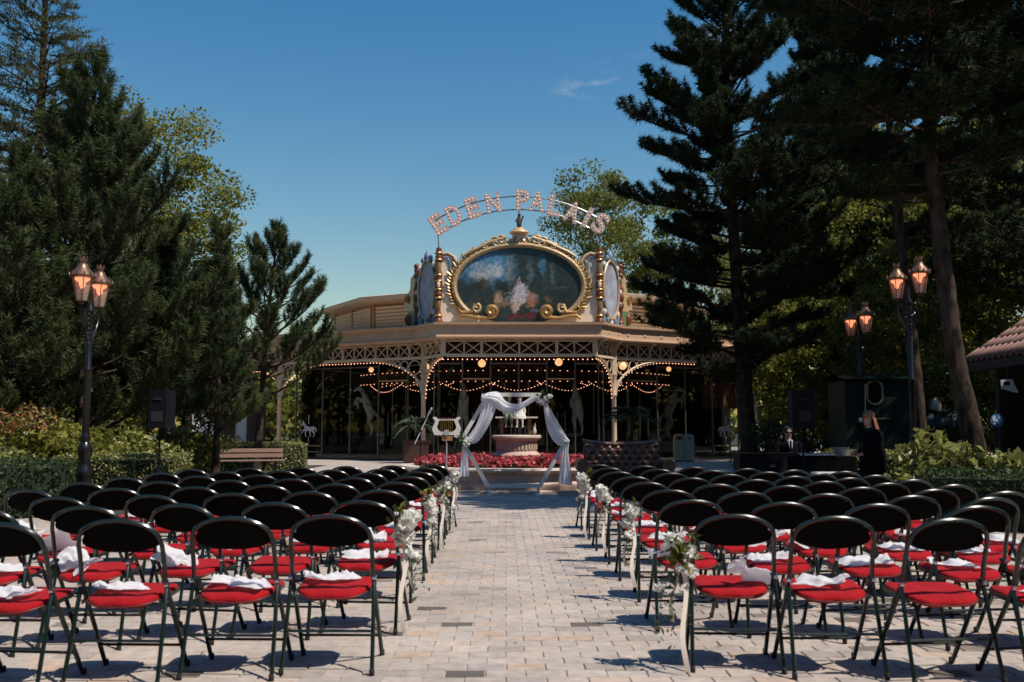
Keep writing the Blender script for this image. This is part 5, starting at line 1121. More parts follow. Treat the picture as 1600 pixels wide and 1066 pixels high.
# ------------------------------------------------------------------ letters
sg = thing('illuminated_sign', 'arched sign of bulb-lit letters reading EDEN PALAIS above the painting', 'sign', (X0, FY, fz(388)))
LC = P(811, 547, FY); LR = 235/FPX*FY; LH = .86
pxs = [('E', 685, 349.8), ('D', 709.5, 336.5), ('E', 738.8, 324.5), ('N', 770.2, 316.9), ('P', 816.6, 313), ('A', 839.4, 314.6), ('L', 866, 321.5), ('A', 895, 331.5), ('I', 918, 340), ('S', 938.2, 349)]
ST = {'E': [[(0, 0), (0, 1)], [(0, 1), (1, 1)], [(0, .52), (.8, .52)], [(0, 0), (1, 0)]], 'D': [[(0, 0), (0, 1)], [(0, 1), (.5, 1), (.9, .8), (1, .5), (.9, .2), (.5, 0), (0, 0)]], 'N': [[(0, 0), (0, 1)], [(0, 1), (1, 0)], [(1, 0), (1, 1)]],
      'P': [[(0, 0), (0, 1)], [(0, 1), (.6, 1), (1, .85), (1, .65), (.6, .48), (0, .48)]], 'A': [[(0, 0), (.5, 1)], [(.5, 1), (1, 0)], [(.22, .33), (.78, .33)]], 'L': [[(0, 1), (0, 0)], [(0, 0), (1, 0)]], 'I': [[(0, 0), (0, 1)]],
      'S': [[(1, .8), (.75, .98), (.3, .98), (.03, .78), (.2, .56), (.75, .45), (1, .25), (.75, .03), (.3, .02), (0, .2)]]}
def glyph(ch):
    """closed outline polygons (outer, optional holes) built as a union of thick strokes via font outline"""
    cu = bpy.data.curves.new('g', 'FONT'); cu.body = ch; cu.size = 1; cu.extrude = .05; cu.offset = .05; cu.resolution_u = 5
    o = bpy.data.objects.new('g', cu); C.objects.link(o); dg = bpy.context.evaluated_depsgraph_get(); me = bpy.data.meshes.new_from_object(o.evaluated_get(dg)); bpy.data.objects.remove(o); return me
for ch, px, py in pxs:
    c = P(px, py, FY); th = math.atan2(c.x-LC.x, c.z-LC.z); me = glyph(ch); co = np.array([v.co[:] for v in me.vertices]); mn, mx = co.min(0), co.max(0)
    wd = {'I': .2, 'S': .58, 'N': .60, 'A': .60, 'L': .50}.get(ch, .56); sxy = ((wd)/(mx[0]-mn[0]), LH/(mx[1]-mn[1]))
    ex, ez_ = Vector((math.cos(th), 0, -math.sin(th))), Vector((math.sin(th), 0, math.cos(th)))
    M = Mfr(c-sg.location, ex, ez_, ex.cross(ez_)) @ Matrix.Diagonal((sxy[0], sxy[1], 1.0, 1)) @ Matrix.Translation((-(mn[0]+mx[0])/2, -(mn[1]+mx[1])/2, 0))
    me.transform(M); me.update(); lo = finish(me, 'letter', 'letter_face', sg, False)
    mb = MB(); sw_ = .16; w2, h2 = wd-sw_, LH-sw_
    for stroke in ST[ch]:
        pts = [c+ex*((u-.5)*w2 if ch != 'I' else 0)+ez_*((v-.5)*h2)+Vector((0, -.06, 0)) for u, v in stroke]
        acc = 0
        for p, q in zip(pts[:-1], pts[1:]):
            L = (q-p).length; t_ = acc
            while t_ <= L+1e-3: mb.ball(p.lerp(q, min(1, t_/L)), .024, 6, 4); t_ += .145
            acc = max(0, t_-L)*.0+ (t_-L)
    o = mb.build('letter_bulbs', 'bulb_dim', lo, True); o['kind'] = 'stuff'
for dr in (-.27, .27):
    pts = [Vector((LC.x+(LR+dr)*math.sin(R(a_)), FY+.09, LC.z+(LR+dr)*math.cos(R(a_)))) for a_ in range(-33, 34, 3)]
    MB().tube(pts, .028, 6).build('arched_rail', 'steel', sg, True)
for s in (-1, 1):
    a_ = R(32*s); MB().tube([Vector((cx+s*(cx-fx(685.5)), FY-.05, fz(389))), Vector((LC.x+(LR+.27)*math.sin(a_), FY+.09, LC.z+(LR+.27)*math.cos(a_)))], .025, 6).build('support_rod', 'steel', sg, True)
MB().tube([Vector((cx, FY+.12, fz(357))), Vector((cx, FY+.09, fz(327)))], .022, 6).build('support_rod', 'steel', sg, True)
# ------------------------------------------------------------------ bins, palms, barrier
bx_, by_ = GX(1068, 39.9), 39.9
t = thing('twin_litter_bin', 'pair of cream litter bins with dark openings by the glass doors', 'bin', (bx_, by_, 0))
for s in (-1, 1):
    poly = [(-.19, .05), (.19, .05), (.19, .98)]+[(.19*math.cos(R(a_)), .98+.12*math.sin(R(a_))) for a_ in range(20, 161, 20)]+[(-.19, .98)]
    b = MB().prism(poly, .36, Mfr((bx_+s*.2, by_-.18, 0), (1, 0, 0), (0, 0, 1), (0, 1, 0))).build('bin_body', 'bin_cream', t)
    MB().prism([(-.15, .85), (.15, .85), (.15, .97), (.1, 1.04), (-.1, 1.04), (-.15, .97)], .01, Mfr((bx_+s*.2, by_-.195, 0), (1, 0, 0), (0, 0, 1), (0, 1, 0))).build('bin_label', 'bin_orange' if s < 0 else 'sign_grey', b)
    MB().prism(oval(.055, .04, n=16), .01, Mfr((bx_+s*.2, by_-.21, .93), (1, 0, 0), (0, 0, 1), (0, 1, 0))).build('opening', 'pane_dark', b)
    MB().box((bx_+s*.2, by_-.187, .45), (.26, .008, .6)).build('door_panel', 'bin_cream', b); MB().box((bx_+s*.2, by_, .025), (.3, .3, .05)).build('foot', 'steel_dark', t)
def palm(px, Y, lab, tall):
    x = GX(px, Y); t = thing('potted_palm', lab, 'palm', (x, Y, 0), 'potted palms before the pavilion')
    pot = MB().box((x, Y, .42), (.86, .86, .78), 0, 1.08).build('planter', 'terracotta', t)
    MB().box((x, Y, .83), (1.0, 1.0, .06)).build('rim', 'terracotta', pot)
    for a, b in ((-.3, -.3), (.3, -.3), (-.3, .3), (.3, .3)): MB().box((x+a, Y+b, .015), (.1, .1, .03)).build('foot', 'dark_wood', pot)
    MB().tube([(x, Y, .8), (x+.03, Y, 1.1), (x, Y, tall-.5)], [.10, .08, .07], 8).build('stem', 'bark', t, True)
    mb = MB(); Q = []; D = []
    for k in range(34):
        a = 2*PI*k/34+random.uniform(-.2, .2); el = random.uniform(.1, 1.35); L = random.uniform(.8, 1.5); o = Vector((x, Y, tall-.5)); prev = o; pts = []
        for j in range(9):
            t_ = j/8; pts.append(o+Vector((math.cos(a)*math.cos(el), math.sin(a)*math.cos(el), math.sin(el)))*L*t_+Vector((0, 0, -.75*L*t_*t_)))
        mb.tube(pts, [.012*(1-.1*j) for j in range(9)], 4)
        sd = Vector((-math.sin(a), math.cos(a), 0))
        for j in range(2, 26):
            t_ = j/26; i = min(7, int(t_*8)); p = pts[i].lerp(pts[i+1], t_*8-i)
            for s in (-1, 1):
                dv = (sd*s*.8+Vector((math.cos(a), math.sin(a), -.35))).normalized(); ll = .34*math.sin(PI*min(1, t_*.9+.12)); Q.append(p+dv*ll*.5); D.append(dv*ll)
    mb.build('frond_stems', 'painted_green', t, True)
    Q = np.array([tuple(q) for q in Q]); D = np.array([tuple(q) for q in D]); ln = np.linalg.norm(D, axis=1)[:, None]; d_ = D/ln; n_ = np.cross(d_, rdirs(len(Q), .6)); n_ /= np.linalg.norm(n_, axis=1)[:, None]
    q = np.stack([Q-D*.5, Q+n_*.018, Q+D*.5, Q-n_*.018], 1); np_mesh('fronds', q, 4, 'leaf_palm', t)
palm(650, 38.4, 'dark potted palm in square terracotta planter behind microphone stand', 1.9)
palm(985, 37.6, 'bushy potted palm in square planter behind the tufted sofa', 2.3)
# ================================================================== VEGETATION
def hedge(p0, p1, wd, h, lab, m='leaf_hedge', size=.05, dens=800, name='box_hedge'):
    p0 = Vector((*p0, 0)); p1 = Vector((*p1, 0)); d = (p1-p0); L = d.length; d.normalize(); n_ = Vector((-d.y, d.x, 0)); c = (p0+p1)/2
    t = thing(name, lab, 'hedge', c); ang = math.atan2(d.y, d.x)
    MB().box(c+Vector((0, 0, h*.47)), (L-.12, wd-.12, h*.94-.06), ang).build('inner_twigs', 'hedge_core', t)
    faces = [(L*h, 0), (L*h, 1), (wd*h, 2), (wd*h, 3), (L*wd, 4)]; pts = []
    for ar, k in faces:
        n = int(ar*dens); u = rng.random(n); v = rng.random(n)
        if k < 2: q = np.stack([(u-.5)*L, np.full(n, (k-.5)*wd), v*h], 1)
        elif k < 4: q = np.stack([np.full(n, (k-2.5)*L), (u-.5)*wd, v*h], 1)
        else: q = np.stack([(u-.5)*L, (v-.5)*wd, np.full(n, h)], 1)
        pts.append(q)
    q = np.concatenate(pts); q += rng.normal(0, .022, q.shape); q[:, 2] += .018*np.sin(q[:, 0]*5)*np.cos(q[:, 1]*6); q[:, 2] = np.maximum(q[:, 2], .02)
    q = q+np.array([.012, .02, 0])*np.sin(q[:, [2, 0, 1]]*7)
    wq = np.stack([c.x+q[:, 0]*d.x+q[:, 1]*n_.x, c.y+q[:, 0]*d.y+q[:, 1]*n_.y, q[:, 2]], 1)
    np_mesh('foliage', leaf_quads(wq, size, .6, .35), 4, m, t)
    return t
def blob_pts(c, rx, ry, rz, n, shell=.55):
    d = rdirs(n); r_ = shell+(1-shell)*rng.random(n)**.6; return np.array(c)+d*r_[:, None]*np.array([rx, ry, rz])
def shrub(px, Y, h, rx, lab, m='leaf_shrub', size=.13, n=1500, name='shrub', ry=None, tip=None):
    x = GX(px, Y); ry = ry or rx; t = thing(name, lab, 'shrub', (x, Y, 0)); pts = []
    for k in range(14):
        a = random.uniform(0, 2*PI); r_ = random.uniform(.15, .75); z = h*random.uniform(.30, .86)*(1-.25*r_)
        pts.append(blob_pts((x+rx*r_*math.cos(a), Y+ry*r_*math.sin(a), z), rx*.42, ry*.42, h*.16, n//14, .3))
    q = np.concatenate(pts); q[:, 2] = np.maximum(q[:, 2], .05); np_mesh('foliage', leaf_quads(q, size, .55, .9), 4, m, t)
    if tip:
        k = q[q[:, 2] > h*.55]; k = k[rng.random(len(k)) < .75]+np.array([0, 0, .05]); np_mesh('young_leaves', leaf_quads(k, size*.9, .45, .4), 4, tip, t)
    mb = MB()
    for k in range(9):
        a = 2*PI*k/9; mb.tube([(x, Y, 0), (x+rx*.3*math.cos(a), Y+ry*.3*math.sin(a), h*.4), (x+rx*.6*math.cos(a), Y+ry*.6*math.sin(a), h*.75)], [.025, .018, .008], 5)
    mb.build('stems', 'bark', t, True)
    return t
def shoot_proto(n, ln, nl, nw, spread, seed):
    r_ = np.random.default_rng(seed); t_ = r_.random(n); a = r_.random(n)*2*PI; el = np.radians(spread[0]+(spread[1]-spread[0])*r_.random(n))
    base = np.stack([np.zeros(n), np.zeros(n), t_*ln], 1); d = np.stack([np.cos(a)*np.sin(el), np.sin(a)*np.sin(el), np.cos(el)], 1)
    s = np.cross(d, r_.normal(size=(n, 3))); s /= np.linalg.norm(s, axis=1)[:, None]; L = nl*(.7+.6*r_.random(n))[:, None]
    return np.stack([base-s*nw, base+s*nw, base+d*L], 1)
def frames(D):
    D = D/np.linalg.norm(D, axis=1)[:, None]; r_ = rng.normal(size=D.shape); x = np.cross(D, r_); x /= np.linalg.norm(x, axis=1)[:, None]; y = np.cross(D, x); return np.stack([x, y, D], 2)
def shoots_mesh(name, Pn, Dn, protos, m, parent, scale=None):
    Pn = np.array(Pn); Dn = np.array(Dn); F = frames(Dn); out = []; tn = []; idx = rng.integers(0, len(protos), len(Pn)); sc_ = (.75+.5*rng.random(len(Pn))) if scale is None else scale
    for k, pr in enumerate(protos):
        s = idx == k
        if not s.any(): continue
        v = np.einsum('sij,nkj->snki', F[s], pr)*sc_[s][:, None, None, None]+Pn[s][:, None, None, :]
        out.append(v.reshape(-1, 3, 3)); tn.append(np.repeat(rng.random(s.sum())*.7, pr.shape[0])+rng.random(s.sum()*pr.shape[0])*.3)
    return np_mesh(name, np.concatenate(out), 3, m, parent, np.concatenate(tn))
PINE = [shoot_proto(36, .24, .135, .0085, (22, 82), s) for s in range(4)]
PINEB = [shoot_proto(36, .17, .155, .0115, (28, 118), s+9) for s in range(4)]
CEDAR = [shoot_proto(18, .42, .08, .013, (45, 95), s+20) for s in range(4)]
def spar(p0, d, L, lift, n=6, wob=.04):
    """a limb curve: starts along d, bends by lift"""
    pts = [p0]; p = p0.copy(); d = d.normalized()
    for k in range(n):
        d = (d+Vector((random.uniform(-wob, wob), random.uniform(-wob, wob), lift/n+random.uniform(-wob, wob)*.5))).normalized(); p = p+d*L/n; pts.append(p.copy())
    return pts
def conifer(name, x, Y, H, z0, rad, lab, levels, nb, m, protos=PINE, lift=.5, pitch=.1, prof=None, trunk_r=None, path=None, subs=7, sublen=.33, candle=.7, bark='bark_pine', az=None, group=None, azf=None, dens=1.0, u0=.22, lmin=.5, zj=.12):
    t = thing(name, lab, 'tree', (x, Y, 0), group); tr = trunk_r or H*.016
    path = path or [Vector((x, Y, -.05)), Vector((x+.04*H*random.uniform(-.3, .3), Y, H*.35)), Vector((x+random.uniform(-.02, .02)*H, Y, H*.7)), Vector((x, Y, H))]
    fine = []
    for i in range(len(path)-1):
        for k in range(6): fine.append(path[i].lerp(path[i+1], k/6))
    fine.append(path[-1]); sm = [fine[0]]+[(fine[i-1]+fine[i]*2+fine[i+1])/4 for i in range(1, len(fine)-1)]+[fine[-1]]
    zs = [p.z for p in sm]
    def axis(z):
        for i in range(len(sm)-1):
            if sm[i+1].z >= z: f = (z-sm[i].z)/max(1e-6, sm[i+1].z-sm[i].z); return sm[i].lerp(sm[i+1], f)
        return sm[-1].copy()
    
    big = tr > .15; dn = []
    if big:
        for i in range(len(sm)-1): dn += [sm[i].lerp(sm[i+1], k/5) for k in range(5)]
        dn.append(sm[-1])
    else: dn = sm
    tb = MB().tube(dn, [tr*(1+.45*math.exp(-max(0, p.z)/.35))*max(.12, 1-.85*p.z/H) for p in dn], 28 if big else 12)
    if big:  # plated bark
        sg_ = 28; nv = []
        for i, v in enumerate(tb.v):
            c_ = dn[i//sg_]; v = Vector(v); r_ = v-c_; w_ = mnoise.noise(Vector((v.x*9, v.y*9, v.z*3.2)))+.6*mnoise.noise(Vector((v.x*22, v.y*22, v.z*8))); nv.append(tuple(c_+r_*(1+.13*max(-.6, w_))))
        tb.v = nv
    tb.build('trunk', bark, t, True)
    mb = MB(); SP = []; SDn = []
    for lv in range(levels):
        f = lv/max(1, levels-1); z = z0+(H-.25-z0)*f; L0 = (prof(f) if prof else (1-f)**.75)*rad
        L0 = max(.35, L0)
        for b in range(nb if f < .9 else 4):
            a = 2*PI*(b+random.uniform(-.35, .35))/nb+lv*1.3
            if azf and not azf(a, z): continue
            L = L0*random.uniform(lmin, 1.14); pit = pitch+.9*f*f+random.uniform(-.12, .12)*(1 if zj < .2 else 2)
            p0 = axis(min(H-.1, z+random.uniform(-zj, zj))); d = Vector((math.cos(a)*math.cos(pit), math.sin(a)*math.cos(pit), math.sin(pit)))
            pts = spar(p0, d, L, lift, 6); r0 = .012+.013*L
            mb.tube(pts, [r0*(1-.8*k/6) for k in range(7)], 5)
            ns = max(3, int(subs*L*dens))
            for q in range(ns):
                u = u0+(1-u0)*(q+random.random())/ns; k = min(5, int(u*6)); p = pts[k].lerp(pts[k+1], u*6-k); dd = (pts[k+1]-pts[k]).normalized()
                sd = dd.cross(Vector((0, 0, 1))).normalized()*(1 if q % 2 else -1); d2 = (dd*random.uniform(.3, .9)+sd*random.uniform(.3, 1)+Vector((0, 0, random.uniform(-.1, .45)))).normalized()
                sl = sublen*(1.15-u*.6)*random.uniform(.6, 1.2)*min(1.6, .6+L*.3); sp = spar(p, d2, sl, lift*.8, 3)
                mb.tube(sp, [r0*.32, r0*.25, r0*.2, r0*.12], 3, cap=False)
                for j in range(1, 4):
                    SP.append(tuple(sp[j-1].lerp(sp[j], random.random()))); e = (sp[j]-sp[j-1]).normalized()+Vector((random.uniform(-.4, .4), random.uniform(-.4, .4), candle*random.uniform(.3, 1.2))); SDn.append(tuple(e))
                SP.append(tuple(sp[-1])); SDn.append(tuple((sp[-1]-sp[-2]).normalized()+Vector((random.uniform(-.2, .2), random.uniform(-.2, .2), candle))))
            SP.append(tuple(pts[-1])); SDn.append(tuple((pts[-1]-pts[-2]).normalized()+Vector((0, 0, candle*.8))))
    for k in range(5): SP.append(tuple(sm[-1]-Vector((0, 0, .12*k)))); SDn.append((random.uniform(-.2, .2), random.uniform(-.2, .2), 1))
    mb.build('branches', bark, t, True)
    shoots_mesh('crown', SP, SDn, protos, m, t)
    return t
def limb_tree(mb, p, d, L, r_, depth, tips):
    pts = spar(p, d, L, .15, 4, .12); mb.tube(pts, [r_*(1-.45*k/4) for k in range(5)], 6 if depth > 1 else 4, cap=False)
    tips.append((pts[-1], depth))
    if depth == 0: return
    for k in range(3 if depth > 1 else 4):
        i = random.choice((2, 3, 4, 4)); a = random.uniform(0, 2*PI); q = Vector((math.cos(a), math.sin(a), random.uniform(-.1, .6))); limb_tree(mb, pts[i], (d.normalized()*.7+q*.75), L*random.uniform(.55, .75), r_*.5, depth-1, tips)
def broadleaf(name, x, Y, H, rx, lab, m, zc=.42, leaf=.17, n=9000, clumps=60, group=None, cs=(.16, .30)):
    t = thing(name, lab, 'tree', (x, Y, 0), group); mb = MB(); tips = []; r0 = H*.014
    trunk = spar(Vector((x, Y, -.05)), Vector((random.uniform(-.05, .05), random.uniform(-.05, .05), 1)), H*zc, .02, 6, .03); MB().tube(trunk, [r0*(1.3-.5*k/6) for k in range(7)], 10).build('trunk', 'bark', t, True)
    for k in range(6):
        a = 2*PI*k/6+random.uniform(-.3, .3); limb_tree(mb, trunk[-1-(k % 3)], Vector((math.cos(a)*.75, math.sin(a)*.75, random.uniform(.45, 1.1))), H*.26, r0*.5, 2, tips)
    limb_tree(mb, trunk[-1], Vector((0, 0, 1)), H*.3, r0*.6, 2, tips)
    mb.build('branches', 'bark', t, True)
    zcen = H*(zc+1)/2+.0; rz = H*(1-zc)/2+H*.06; pts = []; tn = []
    for k in range(clumps):
        d = rdirs(1, .15)[0]; rr = random.uniform(.35, .93)**.6; c = (x+d[0]*rx*rr, Y+d[1]*rx*rr, zcen+d[2]*rz*rr); s = random.uniform(*cs)*rx
        nn = n//clumps; q = blob_pts(c, s*1.2, s*1.2, s*.75, nn, .15); pts.append(q); tn.append(np.clip(rng.random(nn)*.6+random.random()*.4, 0, 1))
    q = np.concatenate(pts); np_mesh('crown', leaf_quads(q, leaf, .7, .45), 4, m, t, np.concatenate(tn)); return t
def reuse(src, x, Y, rz, k, lab, group=None):
    c = copy_of(tree(src)); c.location = (x, Y, 0); c.rotation_euler = (0, 0, rz); c.scale = (k, k, k*random.uniform(.95, 1.08)); tag(c, lab, 'tree', group); return c
# --- left hedges and shrubs
hedge((GX(98, 17.7), 17.9), (GX(283, 17.7), 17.9), 1.0, .82, 'clipped low box hedge behind the lamp and the loudspeaker stand', size=.045, dens=1100)
hedge((GX(180, 29.4), 29.4), (GX(470, 32), 32.2), 1.1, .84, 'long clipped box hedge running behind the wooden park bench', size=.055, dens=850)
hedge((GX(-60, 14.6), 14.6), (GX(106, 15.4), 15.4), 1.2, .80, 'shaded low hedge below the red-tipped shrub', 'leaf_dark', .06, 700)  # the hedge's shade is put into its dark leaf colour
shrub(28, 18.6, 2.0, 1.1, 'photinia shrub with red young leaves under the pines', 'leaf_shrub', .11, 2200, tip='leaf_red')
shrub(95, 18.9, 1.45, 1.5, 'broad yellow-green shrub behind the twin lantern lamp', 'leaf_yellow', .15, 2600)
shrub(-20, 16.8, 1.15, 1.3, 'leafy green shrub at the foot of red-tipped photinia', 'leaf_shrub', .15, 1800)
shrub(205, 20.3, 1.35, 1.0, 'rounded hydrangea shrub beside the near box hedge', 'leaf_shrub', .14, 1700)
shrub(290, 25.5, 1.45, 1.5, 'pale green hydrangea shrub inside the long hedge', 'leaf_shrub', .15, 2200)
# --- right hedges and shrubs
hedge((GX(1292, 19.6), 19.6), (GX(1446, 18.4), 18.4), .9, .84, 'clipped hedge behind the DJ table and person in black', size=.05, dens=900)
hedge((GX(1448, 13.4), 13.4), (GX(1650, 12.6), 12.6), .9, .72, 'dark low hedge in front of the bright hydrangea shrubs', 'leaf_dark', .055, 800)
shrub(1462, 15.2, 1.35, .75, 'bright green hydrangea shrub left of leaning pine trunk'.replace(' left of', ' beside'), 'leaf_shrub', .16, 1100)
shrub(1535, 14.6, 1.22, .8, 'hydrangea shrub with drying heads under the tiled hut eave', 'leaf_shrub', .17, 1200)
shrub(1610, 14.0, 1.15, .8, 'hydrangea shrub beside the blue round sign of the hut', 'leaf_shrub', .16, 1000)
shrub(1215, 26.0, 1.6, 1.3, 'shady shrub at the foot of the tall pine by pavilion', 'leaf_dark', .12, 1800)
# --- left trees
pf = lambda f: (1-f)**.8*(.75+.25*min(1, f*5))
conifer('pine_tree', GX(128, 21.5), 21.5, 9.2, 1.2, 3.8, 'large dense dark pine behind the twin lantern street lamp', 14, 7, 'needles', PINE, .7, .05, lambda f: (1-f)**.62*(.75+.25*min(1, f*5)), subs=9, dens=1.0, sublen=.45, u0=.35)
conifer('pine_tree', GX(338, 25), 25, 6.15, 1.3, 1.75, 'slender pine with upright candles beside the large dark pine', 11, 6, 'needles', PINE, .75, .1, pf, subs=9, sublen=.4, u0=.35)
conifer('pine_tree', GX(15, 19.2), 19.2, 6.6, 1.4, 2.6, 'bushy pine rising behind the red-tipped photinia shrub', 11, 6, 'needles', PINE, .7, .08, pf, subs=8, sublen=.4)
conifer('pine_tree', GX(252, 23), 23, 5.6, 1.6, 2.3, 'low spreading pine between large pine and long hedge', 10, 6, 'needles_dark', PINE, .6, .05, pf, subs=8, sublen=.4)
H_ = 6.85; xx = GX(408, 28.5)
conifer('pine_tree', xx, 28.5, H_, 2.3, 3.0, 'young open pine with bare lower trunk next to the pavilion', 12, 4, 'needles', PINE, .75, .12, lambda f: (1-f)**.7*(.9+.1*f), path=[Vector((GX(402, 28.5), 28.5, -.05)), Vector((GX(408, 28.5), 28.5, 2.3)), Vector((GX(416, 28.5), 28.5, 4.8)), Vector((GX(427, 28.5), 28.5, H_))], subs=7, sublen=.34, candle=.9, trunk_r=.13, u0=.42, lmin=.75)
conifer('cedar_tree', GX(42, 31), 31, 17.5, 3.0, 4.6, 'tall grey-green cedar with layered drooping branches above the pines', 20, 7, 'cedar_needles', CEDAR, -.3, .15, lambda f: (1-f)**.7, subs=9, sublen=.62, candle=-.1)
lt = broadleaf('broadleaf_tree', GX(228, 35), 35, 12.6, 3.2, 'tall yellow-green leafy tree between cedar and large pine', 'leaf_yellow', .25, .125, 27000, 110)
broadleaf('broadleaf_tree', GX(285, 37), 37, 10.2, 2.2, 'small yellow-green leafy tree showing beside the slender pine', 'leaf_yellow', .2, .125, 15000, 70)
broadleaf('broadleaf_tree', GX(110, 38), 38, 13.5, 4.0, 'broad leafy tree standing behind the cedar', 'leaf_green', .2, .15, 16000, 70)
broadleaf('plum_tree', GX(322, 33.5), 33.5, 3.9, 1.9, 'dark-leaved low tree with forked trunk before the white wall', 'leaf_plum', .38, .12, 6000, 46)
# --- right trees
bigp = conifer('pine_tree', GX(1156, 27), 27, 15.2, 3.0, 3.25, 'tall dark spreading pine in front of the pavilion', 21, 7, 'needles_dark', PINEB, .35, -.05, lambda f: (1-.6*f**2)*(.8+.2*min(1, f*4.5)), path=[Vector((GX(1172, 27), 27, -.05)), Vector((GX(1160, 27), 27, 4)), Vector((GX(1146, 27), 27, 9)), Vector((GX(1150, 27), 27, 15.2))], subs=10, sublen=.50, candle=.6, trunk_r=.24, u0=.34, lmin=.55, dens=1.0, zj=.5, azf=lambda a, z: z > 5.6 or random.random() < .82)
tp = lambda Y, pts: [Vector((P(a, b, Y).x, Y, P(a, b, Y).z)) for a, b in pts]
Y_ = 20.5; pa = tp(Y_, ((1446, 780), (1428, 560), (1408, 380), (1390, 200), (1382, 0), (1385, -170))); pa[0].z = -.05
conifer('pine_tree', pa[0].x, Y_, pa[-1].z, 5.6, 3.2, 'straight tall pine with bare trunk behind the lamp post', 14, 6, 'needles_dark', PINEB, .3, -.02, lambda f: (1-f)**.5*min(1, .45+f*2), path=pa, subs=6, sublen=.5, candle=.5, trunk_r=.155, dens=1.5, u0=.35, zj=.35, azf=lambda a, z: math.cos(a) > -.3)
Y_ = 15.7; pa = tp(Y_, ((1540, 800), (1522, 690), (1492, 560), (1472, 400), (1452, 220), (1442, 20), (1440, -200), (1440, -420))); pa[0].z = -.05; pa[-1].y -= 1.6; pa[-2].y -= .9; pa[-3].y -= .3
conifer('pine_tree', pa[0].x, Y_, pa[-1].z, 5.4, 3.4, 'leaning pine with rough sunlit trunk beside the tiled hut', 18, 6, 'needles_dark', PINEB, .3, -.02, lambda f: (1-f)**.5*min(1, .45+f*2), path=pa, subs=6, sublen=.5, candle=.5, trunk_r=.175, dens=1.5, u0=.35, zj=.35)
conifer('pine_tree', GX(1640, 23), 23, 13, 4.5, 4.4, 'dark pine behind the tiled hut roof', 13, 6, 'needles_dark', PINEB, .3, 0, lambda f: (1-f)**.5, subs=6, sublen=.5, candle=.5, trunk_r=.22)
b1 = broadleaf('broadleaf_tree', GX(925, 62), 62, 17.0, 4.6, 'round leafy tree rising behind the end of the lit sign', 'leaf_green', .30, .19, 24000, 110)
b2 = broadleaf('broadleaf_tree', GX(1300, 38), 38, 9.5, 3.6, 'leafy tree behind the porch arch of the pavilion', 'leaf_green', .12, .155, 18000, 90, cs=(.11, .22))
b3 = broadleaf('broadleaf_tree', GX(1400, 31), 31, 9.0, 3.4, 'bright leafy tree behind the green locomotive cab', 'leaf_yellow', .12, .15, 18000, 90, cs=(.11, .22))
b4 = broadleaf('broadleaf_tree', GX(1530, 28), 28, 9.2, 3.4, 'bright leafy tree above the tiled hut roof', 'leaf_yellow', .15, .145, 19000, 95, cs=(.11, .22))
reuse(bigp, GX(1305, 34), 34, 2.1, 1.06, 'tall dark pine behind the porch, between spreading pine and bare trunks'); reuse(b2, GX(1200, 56), 56, 1.2, 1.5, 'leafy tree far behind the tall spreading pine')
reuse(b2, GX(1060, 66), 66, 2.2, 1.55, 'leafy tree behind the clerestory roof of the pavilion')
reuse(b3, GX(1330, 47), 47, .7, 1.55, 'tall leafy tree behind the twin lanterns by locomotive')
reuse(b4, GX(1480, 42), 42, 2.9, 1.6, 'tall leafy tree seen between the two bare pine trunks')
reuse(b2, GX(1620, 36), 36, 4.1, 1.5, 'tall dark leafy tree behind the hut')
reuse(b3, GX(1260, 30), 30, 3.4, .62, 'small leafy tree beside the porch of the pavilion')
reuse(b2, GX(1580, 24.5), 24.5, 5.2, .62, 'small shady tree directly behind the hut')
reuse(b2, GX(1440, 25.2), 25.2, 1.9, .6, 'small shady tree behind the locomotive boiler')
# --- wood all round; its unseen back and sides added to block sky light
pts = []; mbw = MB()
for k in range(680):
    a_ = random.uniform(0, 2*PI); back = .5-.5*math.sin(a_); front = max(0, math.sin(a_))
    rr = 26+36*front**.7+random.uniform(-2, 9); x_, y_ = rr*math.cos(a_)*1.08, 12+rr*math.sin(a_)
    hh = (16-9.8*front**.5)*random.uniform(.75, 1.1); mbw.tube([(x_, y_, -.05), (x_+random.uniform(-.4, .4), y_, hh*.7)], [.16, .07], 5)
    for q in range(6): pts.append(blob_pts((x_+random.uniform(-2, 2), y_+random.uniform(-2, 2), hh*random.uniform(.12, .95)), 1.9, 1.9, 1.3, 24, .2))
q = np.concatenate(pts); q[:, 2] = np.maximum(q[:, 2], .1)
tw_ = np_mesh('wood_and_sky_block', leaf_quads(q, .55, .75, .3), 4, 'leaf_green'); tag(tw_, 'green wood round the square, unseen sides added to hide low sky', 'wood', kind='stuff')
o = mbw.build('trunks', 'bark', tw_, True); o['kind'] = 'stuff'
reuse(b2, GX(300, 64), 64, .4, .75, 'distant leafy tree behind the white building'); reuse(b3, GX(395, 70), 70, 1.4, .72, 'distant leafy tree behind the open young pine'); reuse(b4, GX(215, 52), 52, 2.4, .85, 'distant leafy tree behind the long clipped hedge')
for px, Y, h, rx, lab in ((1290, 42, 3.2, 2.6, 'tall wild shrub behind the pavilion porch'), (1370, 36, 3.0, 2.6, 'tall wild shrub behind the locomotive cab'), (1480, 33, 3.2, 2.8, 'tall wild shrub behind the locomotive boiler'), (1590, 30, 3.2, 2.6, 'tall wild shrub behind the hut wall'), (60, 30, 3.0, 3.0, 'tall wild shrub at the foot of the cedar'), (180, 33, 2.8, 2.6, 'tall wild shrub behind the low spreading pine')): shrub(px, Y, h, rx, lab, 'leaf_green', .2, 2600)
